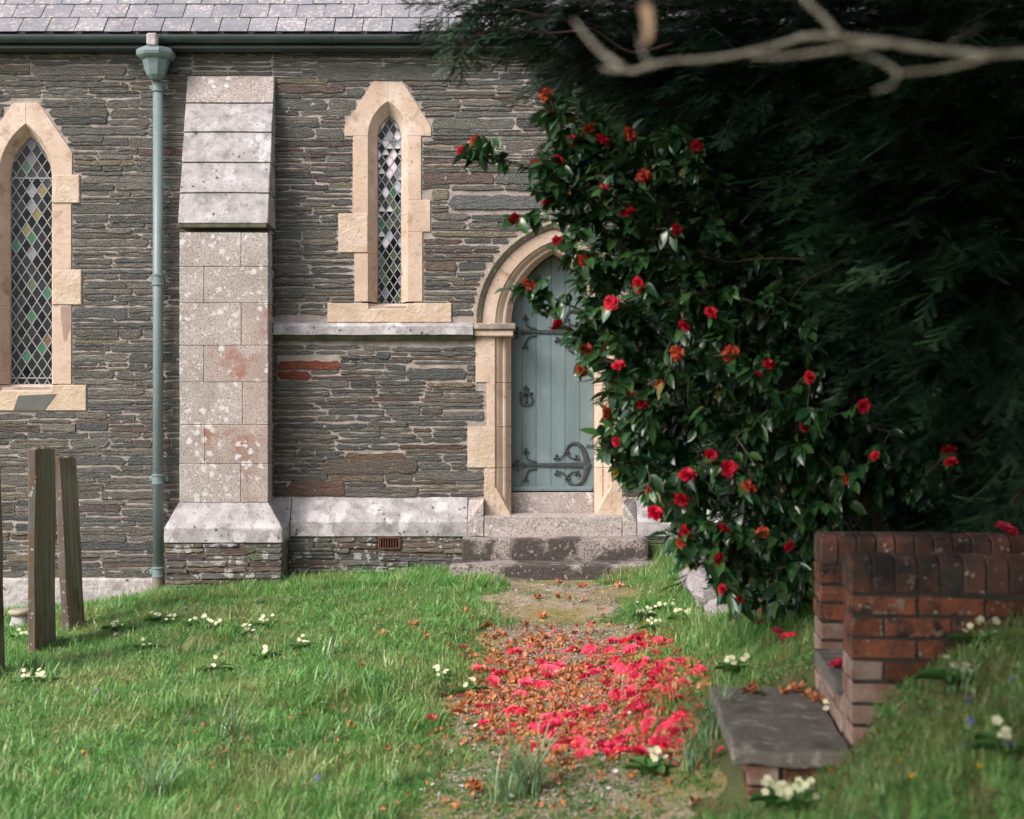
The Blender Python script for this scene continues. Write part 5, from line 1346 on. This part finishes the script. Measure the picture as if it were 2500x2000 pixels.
# ------------------------------------------------------------------ camellia bush
def leaf_mesh(seed, m, L=.078, Wd=.040):
    random.seed(seed); n = 4; v = []; bend = U(.1, .4); fold = U(.15, .45)
    for i in range(n + 1):
        t = i / n; w = Wd / 2 * math.sin(math.pi * t ** .8) ** .8 if 0 < t < 1 else 0
        c = Vector((L * t, 0, -bend * L * t * t)); tw = U(-.08, .08)
        v += [c + Vector((0, -w, w * fold + tw * w)), c, c + Vector((0, w, w * fold - tw * w))]
    f = []
    for i in range(n):
        a = 3 * i; f += [(a, a + 1, a + 4, a + 3), (a + 1, a + 2, a + 5, a + 4)]
    return mesh('leaf', v, f, m, smooth=True)
leafs = [leaf_mesh(i, M['leaf'], L=U(.085, .105), Wd=.047) for i in range(5)] + [leaf_mesh(9, M['leaf_old'])]
random.seed(5)
CPOLY = [(1150, 195), (1230, 200), (1300, 255), (1400, 255), (1500, 300), (1560, 420), (1640, 560), (1730, 640), (1850, 800), (2000, 900), (2060, 960), (2000, 1050), (1850, 1060), (1760, 1120), (1700, 1200), (1680, 1290), (1590, 1290), (1520, 1240),
         (1450, 1180), (1370, 1110), (1350, 1020), (1285, 970), (1255, 880), (1275, 800), (1225, 740), (1215, 680), (1210, 600), (1235, 540), (1210, 500), (1185, 430), (1140, 400), (1130, 330), (1175, 260)]
base = Vector((2.05, -5.2, g1(2.05, -5.2))); bush = thing('camellia', 'large camellia bush with glossy leaves and red blooms hanging over the path', 'bush', base)
tips = []; STEMS = []
FL = [(1155, 200, 1), (1165, 240, 1), (1243, 272, 1), (978, 318, 0), (1007, 302, 1), (1133, 350, 0), (1180, 338, 0), (1211, 296, 0), (1355, 370, 0), (1358, 376, 1), (1155, 430, 0), (1085, 460, 0), (1423, 488, 0), (1178, 508, 0), (1232, 548, 1), (1120, 600, 1), (1175, 684, 0), (1353, 598, 0),
      (1240, 735, 1), (1228, 782, 1), (1443, 686, 0), (1500, 660, 0), (1470, 310, 0), (1428, 745, 1), (1275, 400, 0), (1545, 745, 1), (1597, 790, 0), (1708, 795, 0), (1620, 770, 0), (1395, 810, 1), (1335, 830, 0), (1300, 930, 0), (1280, 870, 1), (1355, 850, 0), (1820, 855, 0), (2000, 945, 0), (2005, 975, 0), (1790, 1012, 1),
      (1448, 1000, 0), (1512, 1000, 0), (1535, 985, 0), (1580, 1025, 1), (1372, 1035, 0), (1380, 1080, 0), (1610, 1122, 1), (1660, 1147, 0), (1450, 1120, 0), (1440, 1145, 1), (1515, 1180, 0), (1525, 1240, 0), (1563, 1264, 0), (1500, 960, 0), (1440, 1050, 0), (1330, 450, 0), (1290, 640, 0), (1305, 770, 0), (1530, 1110, 0),
      (1700, 900, 0), (1840, 960, 0), (1270, 300, 0), (1330, 285, 1)]
for x, y, k in FL: tips.append((PD(x, y, 6.15 + max(0, (1250 - x)) * .0012 + U(-.08, .1)), k + 10))
cntt = 0
while cntt < 1080:
    x, y = U(1120, 2070), U(190, 1300)
    if not inpoly(x, y, CPOLY): continue
    den = 1.0 if x < 1800 else .75
    if random.random() > den: continue
    e_ = min(1, max(0, (x - 1150) / 250)); d = 6.3 + abs(random.gauss(0, 1)) * .55 * e_ + U(-.1, .25) + (.0 if x < 1500 else (x - 1500) * .0004)
    tips.append((PD(x, y, d), 0)); cntt += 1
for _ in range(240):
    x, y = U(1560, 2060), U(640, 1110)
    if inpoly(x, y, CPOLY): tips.append((PD(x, y, 6.5 + abs(random.gauss(0, .4))), 0))
for line in ([(1330, 470), (1270, 430), (1215, 400), (1150, 375), (1100, 352), (1050, 335), (1030, 345), (1010, 320), (1000, 330), (975, 305), (965, 295)], [(1230, 740), (1190, 690), (1150, 655), (1110, 625), (1075, 612)], [(1230, 655), (1180, 635), (1140, 615), (1105, 607)], [(1250, 260), (1210, 250), (1180, 240), (1150, 245)],
             [(1220, 480), (1170, 465), (1110, 462), (1090, 455)], [(1230, 560), (1190, 530), (1170, 520)], [(1560, 1290), (1540, 1240), (1520, 1200)], [(1300, 985), (1280, 950), (1265, 905)]):
    for x, y in line: tips.append((PD(x, y, 6.35), 1))
    STEMS.append(line)
nodes = [(base, -1, 0)]
for s in range(5):
    q = base
    par = 0
    for k in range(1, 6):
        q = q + Vector((U(-.22, .05) - s * .03, U(-.1, .1), U(.18, .34))); nodes.append((Vector(q), par, 0)); par = len(nodes) - 1
order = sorted(tips, key=lambda t: (t[0] - (base + Vector((-.3, 0, 1.0)))).length)
P_ = [n_[0] for n_ in nodes]; PAR = [n_[1] for n_ in nodes]; KD = [0] * len(P_)
arr = np.array([tuple(p) for p in P_])
for p, k in order:
    dd_ = np.linalg.norm(arr - np.array(p), axis=1) + (arr[:, 2] > p.z + .25) * .3
    j = int(dd_.argmin())
    d_ = p - P_[j]
    if d_.length > .35:
        mid = P_[j] + d_ * .5 + Vector((U(-.04, .04), U(-.04, .04), U(-.02, .05))); P_.append(mid); PAR.append(j); KD.append(0); arr = np.vstack([arr, tuple(mid)]); j = len(P_) - 1
    P_.append(p); PAR.append(j); KD.append(k); arr = np.vstack([arr, tuple(p)])
desc = [1] * len(P_)
for i in range(len(P_) - 1, 0, -1): desc[PAR[i]] += desc[i]
bm_ = MB()
for i in range(1, len(P_)):
    a, b = P_[PAR[i]], P_[i]; r0 = .0016 * desc[i] ** .45 + .0006; r1 = r0 * .9; mid = (a + b) / 2 + Vector((U(-.01, .01), U(-.01, .01), U(-.015, .01)))
    v, f = tube([a, mid, b], [r0 * 1.1, r0, r1], 5, cap=False); bm_.add(v, f)
for line in STEMS:
    cc = curve_pts([PD(x, y, 6.37) for x, y in line], 12); bm_.add(*tube(cc, [lerp(.0055, .002, i / 12) for i in range(13)], 6, cap=False))
bm_.build('branches', M['bark_cam'], bush, smooth=True)
LV = []
def rotm(dirv, roll):
    x = dirv.normalized(); z = Vector((0, 0, 1)); y = z.cross(x); y = y.normalized() if y.length > 1e-3 else Vector((0, 1, 0)); z = x.cross(y)
    m = Matrix((x, y, z)).transposed(); return m @ Matrix.Rotation(roll, 3, 'X')
for i in range(31, len(P_)):
    a, b = P_[PAR[i]], P_[i]; d = (b - a).normalized()
    nl = random.randint(6, 9) if KD[i] in (0, 10, 11) else random.randint(5, 8)
    for k in range(nl):
        pos = b - d * U(0, .13); dv = (Vector((U(-1, 1), U(-1, .8), U(-1.1, .45))) + d * .7 + Vector((0, -.3, 0))).normalized()
        LV.append((pos, rotm(dv, U(-.9, .9)).to_euler(), U(.75, 1.15), 5 if random.random() < .018 else random.randint(0, 4)))
camp = Vector((0, -D, EYE))
LV.sort(key=lambda t: (t[0] - camp).length - t[2] * 1.2)
inv = []
for t in LV:
    inv.append(t)
front = inv[:1200]; random.shuffle(front); big = front[:300]; rest = front[300:] + inv[1200:]
for pos, e_, s, k in big:
    o = bpy.data.objects.new('leaf', leafs[k]); o.location = pos; o.rotation_euler = e_; o.scale = (s, s, s); link(o, bush)
    if k == 5: o['label'] = 'yellowing camellia leaf'
lpro = [bpy.data.objects.new('leaf_form', q) for q in leafs]
scatter('small_leaves', [tuple(t[0] - Vector((0, 0, 0))) for t in rest], [tuple(t[1]) for t in rest], [t[2] for t in rest], [t[3] for t in rest], lpro, bush)
for i in range(len(P_)):
    if KD[i] in (10, 11):
        me = random.choice(org_m if KD[i] == 11 else red_m); o = bpy.data.objects.new('flower', me); o.location = P_[i] + Vector((-.01, U(-.06, .03), 0)); s = U(.6, 1.0)
        o.scale = (s, s, s); o.rotation_euler = (R(90) + U(-1.0, .9), U(-.5, .5), U(-1.1, .8)); o.scale.z *= U(.7, 1.1); link(o, bush)
        o['label'] = 'browning orange camellia bloom' if KD[i] == 11 else 'deep red camellia bloom'
b = MB(); v, f = lathe([(.001, -.011), (.006, -.005), (.007, .001), (.005, .007), (.001, .012)], 0, 0, 8); bud_m = mesh('bud', v, f, M['bud'], True)
for i in random.sample(range(35, len(P_)), 60):
    if KD[i] in (0, 1):
        o = bpy.data.objects.new('bud', bud_m); o.location = P_[i] + Vector((0, -.03, U(-.01, .02))); o.rotation_euler = (U(-1, 1), U(-1, 1), 0); s_ = U(.8, 1.5); o.scale = (s_, s_, s_); link(o, bush)

# ------------------------------------------------------------------ yew
def yew_spray(seed):
    random.seed(seed); b = MB()
    def shoot(o, d, L, n):
        s = d.cross(Vector((0, 0, 1))).normalized(); upv = s.cross(d)
        v, f = tube([o, o + d * L], [.0016, .0008], 3, cap=False); b.add(v, f)
        for i in range(n):
            c = o + d * L * (i + .5) / n
            for sg in (-1, 1):
                nd = (s * sg + d * .55 + upv * U(-.15, .2)).normalized(); l = U(.017, .024) * (1 - .3 * i / n); w = d * .0016
                b.add([c - w, c + w, c + nd * l * .6 + w, c + nd * l, c + nd * l * .6 - w], [(0, 1, 2, 3, 4)])
    o = Vector((0, 0, 0)); main = Vector((1, 0, -.12)).normalized(); shoot(o, main, .22, 22)
    for k in range(6):
        t = .03 + k * .03; sg = 1 if k % 2 else -1
        d = Vector((.75, sg * U(.5, .8), U(-.25, .15))).normalized(); shoot(main * t, d, U(.08, .13) * (1 - k * .07), 11)
    return proto('yew_spray', b.v, b.f, M['yew'])
ysp = [yew_spray(i + 50) for i in range(4)]
random.seed(21)
yb = Vector((4.2, -3.6, g1(4.2, -3.6))); yew = thing('yew_tree', 'dark yew tree filling the upper right behind and above the camellia', 'tree', yb)
BL = []     # blobs (centre, radius xyz, density per m2, size)
def bl(dx_, dy_, d, r, dens=150, sz=1.0, sq=.7): BL.append((PD(dx_, dy_, d), (r, r, r * sq), dens, sz))
bl(960, 35, 7.6, .16, 170, .8); bl(1040, 10, 7.5, .24, 120, .8); bl(975, 95, 7.5, .10, 130, .7); bl(1150, 20, 7.4, .30, 140, .9); bl(1220, 75, 7.2, .28, 150, .9); bl(1290, 130, 7.2, .22, 150, .9)
bl(1300, 20, 7.4, .6); bl(1480, 60, 7.0, .7); bl(1450, 190, 7.2, .35); bl(1600, 130, 6.9, .7); bl(1800, 60, 6.6, .8); bl(2000, 160, 6.4, .9); bl(2180, 80, 6.0, .9); bl(1600, 290, 7.1, .45); bl(1760, 330, 6.8, .6); bl(1950, 380, 6.5, .7); bl(2150, 420, 6.2, .8)
bl(1700, 480, 7.0, .5); bl(1860, 560, 6.7, .55); bl(2060, 640, 6.4, .7); bl(1780, 640, 7.0, .4); bl(1930, 760, 6.7, .45); bl(2130, 820, 6.4, .5); bl(1990, 880, 6.9, .35); bl(2160, 960, 6.5, .35); bl(2130, 1060, 6.2, .3); bl(2060, 1100, 6.6, .25)
# darker depths behind
for a, b_, d, r in ((1500, 150, 9.0, 1.1), (1790, 1100, 8.0, .38), (1850, 1120, 8.0, .55), (2050, 1130, 7.8, .6), (1750, 250, 8.8, 1.3), (2050, 300, 8.4, 1.5), (2300, 300, 8.4, 1.6), (1620, 500, 9.2, 1.0), (1850, 620, 9.0, 1.2), (2100, 650, 8.8, 1.3), (2300, 800, 8.8, 1.3), (1620, 800, 9.4, .95), (1850, 950, 9.4, 1.0), (2080, 1000, 9.2, 1.0), (2280, 1100, 9.2, 1.0),
                      (1700, 1010, 9.8, .45), (1600, 650, 9.0, .75), (1500, 420, 8.6, .6), (1560, 620, 8.6, .36), (1600, 820, 8.8, .36), (1660, 960, 8.6, .34), (1700, 1100, 9.2, .7)):
    BL.append((PD(a, b_, d), (r, r * .8, r), 105, 1.8))
ND = 0
pts = []; rt = []; sc_ = []
def fill(BLs, outside=False):
    pts = []; rt = []; sc_ = []
    for c, (rx, ry, rz), dens, sz in BLs:
        area = 4 * math.pi * ((rx * ry * rz) ** (1 / 3)) ** 2; n = int(area * dens / sz)
        for _ in range(n):
            d = Vector((random.gauss(0, 1), random.gauss(0, 1), random.gauss(0, 1))).normalized(); k = random.random() ** .4 * (1 + .12 * mnoise.noise(d * 2.5 + c))
            if mnoise.noise(Vector((d.x * rx, d.y * ry, d.z * rz)) * 3.2 + c * 1.7) < -.02 and random.random() < .8: continue
            p = c + Vector((d.x * rx, d.y * ry, d.z * rz)) * k
            if p.z < GI(p.x, p.y): continue
            if outside and p.y > -D - .3 and abs(p.x) < (p.y + D) * .38 + .65 and p.z < EYE + (p.y + D) * .304 + .6: continue   # unseen shading boughs are left out where the camera looks
            dv = Vector((d.x + U(-.5, .5) - .25, d.y + U(-.5, .5) - .2, d.z * .3 - .35 + U(-.25, .25))); pts.append(tuple(p)); rt.append(tuple(rotm(dv, U(-.6, .6)).to_euler())); sc_.append(sz * U(.75, 1.3))
    return pts, rt, sc_
pts, rt, sc_ = fill(BL)
scatter('foliage', pts, rt, sc_, [random.randint(0, 3) for _ in pts], ysp, yew)
print('yew sprays', len(pts))
# boughs above the picture that shade the bank
OV = []
for _ in range(46):
    x = U(-1.1, 4.4); y = U(-11.8, -6.0); z = U(4.2, 5.6) + (.5 if x < 0 else 0)
    if z < EYE + (y + D) * .304 + .75: z = EYE + (y + D) * .304 + .85 + U(0, .5)
    OV.append((Vector((x, y, z)), (U(.7, 1.0), U(.7, 1.0), U(.25, .4)), 80, 2.1))
for _ in range(34):
    x = U(.6, 3.8); y = U(-12.6, -7.2); z = EYE + (y + D) * .304 + U(.55, 1.1)
    OV.append((Vector((x, y, z)), (U(.5, .7), U(.5, .7), U(.2, .3)), 120, 2.0))
for _ in range(24):
    y = U(-12.8, -7.4); x = (y + D) * .38 + U(.8, 1.6); OV.append((Vector((x, y, U(1.7, 3.2))), (.45, .5, .4), 80, 2.0))
for _ in range(26):
    OV.append((Vector((U(-1.8, .7), U(-12.4, -9.4), U(3.5, 4.4))), (U(.5, .7), U(.5, .7), U(.2, .3)), 120, 2.0))
pts, rt, sc_ = fill(OV, True)
scatter('overhanging_foliage', pts, rt, sc_, [random.randint(0, 3) for _ in pts], ysp, yew)
print('over sprays', len(pts))
b = MB()
trunk = curve_pts([yb + Vector((0, 0, -.3)), yb + Vector((-.05, 0, 1.2)), yb + Vector((.1, .1, 2.6)), yb + Vector((0, 0, 4.5)), yb + Vector((.1, 0, 6.5))], 14)
v, f = tube(trunk, [lerp(.38, .1, i / 14) * (1 + .15 * math.sin(i * 2.1)) for i in range(15)], 12); obj('trunk', v, f, M['bark_yew'], yew, smooth=True)
LB = MB()
for c, (rx, ry, rz), dn, sz in BL[:33] + OV[::2]:
    h = lerp(1.2, 5.5, min(1, max(0, (c.z - .5) / 5))); o_ = Vector((yb.x, yb.y, h)); mid = (o_ + c) / 2 + Vector((U(-.2, .2), U(-.2, .2), U(.0, .4)))
    cc = curve_pts([o_, mid, c], 8); LB.add(*tube(cc, [lerp(.045, .008, i / 8) for i in range(9)], 6))
LB.build('limbs', M['bark_yew'], yew, smooth=True)
for line, r0 in (([(2250, 240), (2080, 290), (1960, 300), (1880, 340), (1790, 362), (1700, 366), (1610, 420), (1560, 470)], .010), ([(1960, 300), (1900, 262), (1820, 240), (1760, 235), (1700, 262), (1650, 280)], .007),
             ([(1790, 362), (1720, 385), (1650, 372), (1580, 395)], .006), ([(2200, 480), (2060, 520), (1960, 500), (1830, 520), (1760, 560), (1700, 590), (1660, 640)], .008), ([(1700, 545), (1600, 545), (1530, 552), (1480, 540)], .005),
             ([(1420, 90), (1330, 110), (1250, 60), (1180, 40), (1080, 20)], .009), ([(1250, 60), (1150, 70), (1060, 60), (985, 80)], .005), ([(2250, 850), (2150, 865), (2090, 900), (2050, 930)], .007), ([(2200, 700), (2100, 730), (2000, 720), (1900, 760)], .007)):
    cc = curve_pts([PD(x, y, 6.35 + .1 * math.sin(i * 1.3)) for i, (x, y) in enumerate(line)], 16); v, f = tube(cc, [lerp(r0, .003, i / 16) for i in range(17)], 6); obj('branch', v, f, M['bark_yew'], yew, smooth=True)

# ------------------------------------------------------------------ bare branch close to the lens
def rg(x, y): return (1750 + x / 2.875, y / 2.875)
def rl(x, y): return (1000 + x / 2.875, y / 2.875)
DB = 1.45
tb = PW(2620, 130, 1.45)
br = thing('bare_branch', 'pale bare branch crossing the upper right close to the camera', 'branch', tb)
def limb(P, r0, r1, nm='limb', dz_=0.0):
    c = curve_pts([PW(x, y, DB + dz_ + .02 * i) for i, (x, y) in enumerate(P)], 22); v, f = tube(c, [lerp(r0, r1, i / 22) * .36 * (1 + .10 * math.sin(i * 1.7) + U(-.12, .22)) for i in range(23)], 8); obj(nm, v, f, M['bark_pale'], br, smooth=True)
limb([(2640, 125), rg(2156, 370), rg(1900, 388), rg(1700, 365), rg(1450, 340), rg(1150, 290), rg(870, 258), rg(600, 258), rg(430, 320), rg(0, 412), rl(1800, 432), rl(1560, 500), rl(1350, 480)], .0105, .0070, 'limb')
limb([rg(1250, 300), rg(1000, 325), rg(690, 370), rg(480, 395), rg(250, 400)], .0080, .004, 'side_branch')
limb([rg(850, 245), rg(750, 120), rg(640, 20), rg(560, -80)], .0085, .007, 'side_branch')
limb([rl(1500, 480), rl(1350, 370), rl(1230, 240), rl(1150, 140)], .0085, .0035, 'side_branch')
limb([rg(1930, 395), rg(1600, 480), rg(1290, 520), rg(1230, 600), rg(1100, 640)], .0060, .0032, 'side_branch')
limb([rg(1280, 515), rg(1130, 420), rg(960, 380)], .005, .003, 'side_branch')
limb([rl(1700, 470), rl(1640, 380), rl(1610, 300), rl(1620, 230)], .004, .0015, 'twig')
limb([rg(1620, 350), rg(1700, 260), rg(1800, 220), rg(1880, 150)], .004, .0015, 'twig')
b = MB(); c = PW(*rl(1610, 250), DB - .05)
petal(b, .040, .022, .5, 0, .2, (0, 0, 0), curl=.3, nl=4, nw=2); v = [c + Matrix.Rotation(1.4, 3, 'Y') @ Vector(a) + Vector((0, 0, .03)) for a in b.v]
obj('dead_leaf', v, b.f, mat('tan_dead_leaf', (.45, .30, .19), space='object', bump=0), br, smooth=True)
